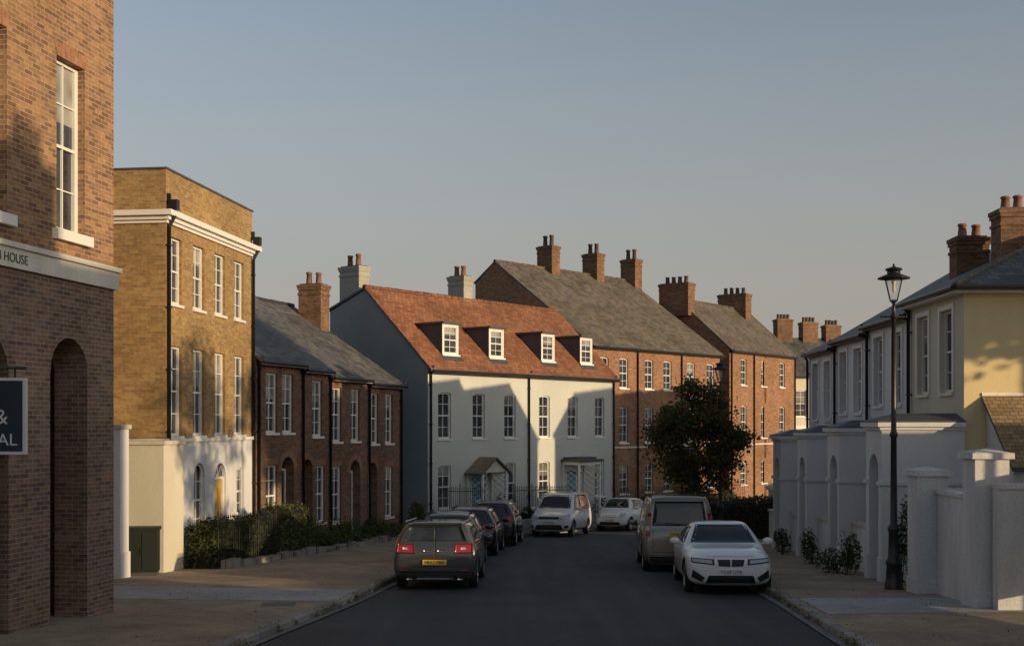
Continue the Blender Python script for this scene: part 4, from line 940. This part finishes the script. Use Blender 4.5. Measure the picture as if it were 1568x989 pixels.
P_GREY=carpaint("dark_grey_paint",(.062,.066,.07),.4); P_BLK=carpaint("black_car_paint",(.015,.016,.02)); P_SILV=carpaint("silver_car_paint",(.24,.22,.19),.6)
P_WHT=carpaint("white_car_paint",(.78,.79,.80),0); P_WHT2=carpaint("white_van_paint",(.75,.76,.77),0); P_DG=carpaint("graphite_car_paint",(.05,.055,.065),.5)
car("parked_estate_car",-1.68,26.9,.03,1,'rear',P_GREY,SPM,'MF67 PBX')
car("parked_hatchback",-1.72,32.6,.03,1,'rear',P_DG,SPH,'HN18 KLO')
car("parked_hatchback",-1.36,38.4,.06,1,'rear',P_BLK,SPH,'WK15 RTF')
car("parked_suv",-.78,43.8,.08,1,'rear',P_BLK,SPS,'HF66 OJD')
car("parked_sedan",4.56,25.8,-.06,-1,'front',P_WHT,SPB,'YC69 UTB',style='sedan')
car("parked_minivan",4.32,31.9,.05,1,'rear',P_SILV,SPV,'WV62 XKA')
car("parked_panel_van",1.5,50.9,-.27,-.96,'front',P_WHT2,SPC,'WP13 YDC',style='van')
car("parked_city_car",4.45,56.6,-.42,-.9,'front',P_WHT,SPF,'HJ14 ZUE',style='small')
car("parked_city_car",14.2,60.5,.7,.7,'rear',P_WHT2,SPF,'HJ64 AUE',style='small')
# ------------------------------------------------------------ light, sky, camera
AZ=124.8; EL=9.0
sd=Vector((math.sin(math.radians(AZ))*math.cos(math.radians(EL)),math.cos(math.radians(AZ))*math.cos(math.radians(EL)),math.sin(math.radians(EL))))
sl=bpy.data.lights.new("sun",'SUN'); sl.energy=4.2; sl.angle=math.radians(.6); sl.color=(1,.73,.42)
so=bpy.data.objects.new("sun",sl); COL.objects.link(so); so.rotation_euler=sd.to_track_quat('Z','Y').to_euler()
w=bpy.data.worlds.new("World"); S.world=w; w.use_nodes=True; n=w.node_tree.nodes; l=w.node_tree.links
sk=n.new("ShaderNodeTexSky"); sk.sky_type='NISHITA'; sk.sun_disc=False; sk.sun_elevation=math.radians(EL); sk.sun_rotation=math.radians(AZ); sk.dust_density=2.0; sk.air_density=1.0; sk.ozone_density=1.5
hs=n.new("ShaderNodeHueSaturation"); hs.inputs["Saturation"].default_value=.7; l.new(sk.outputs[0],hs.inputs["Color"])
tc=n.new("ShaderNodeTexCoord"); sx=n.new("ShaderNodeSeparateXYZ"); l.new(tc.outputs["Generated"],sx.inputs[0])
mr=n.new("ShaderNodeMapRange"); mr.interpolation_type='SMOOTHSTEP'; l.new(sx.outputs[2],mr.inputs[0]); mr.inputs[1].default_value=-.02; mr.inputs[2].default_value=.40; mr.inputs[3].default_value=.88; mr.inputs[4].default_value=0
mx=n.new("ShaderNodeMix"); mx.data_type='RGBA'; l.new(mr.outputs[0],mx.inputs[0]); l.new(hs.outputs[0],mx.inputs[6]); mx.inputs[7].default_value=(2.6,2.32,2.1,1)
bg=n["Background"]; l.new(mx.outputs[2],bg.inputs[0]); bg.inputs[1].default_value=.15
cd=bpy.data.cameras.new("camera"); cd.sensor_width=36; cd.lens=1900/1568*36; cd.shift_y=155.5/1568; cd.clip_end=4000
co=bpy.data.objects.new("camera",cd); COL.objects.link(co); co.rotation_euler=(math.pi/2,0,0); S.camera=co
S.view_settings.view_transform='Standard'; S.view_settings.look='None'; S.view_settings.exposure=0
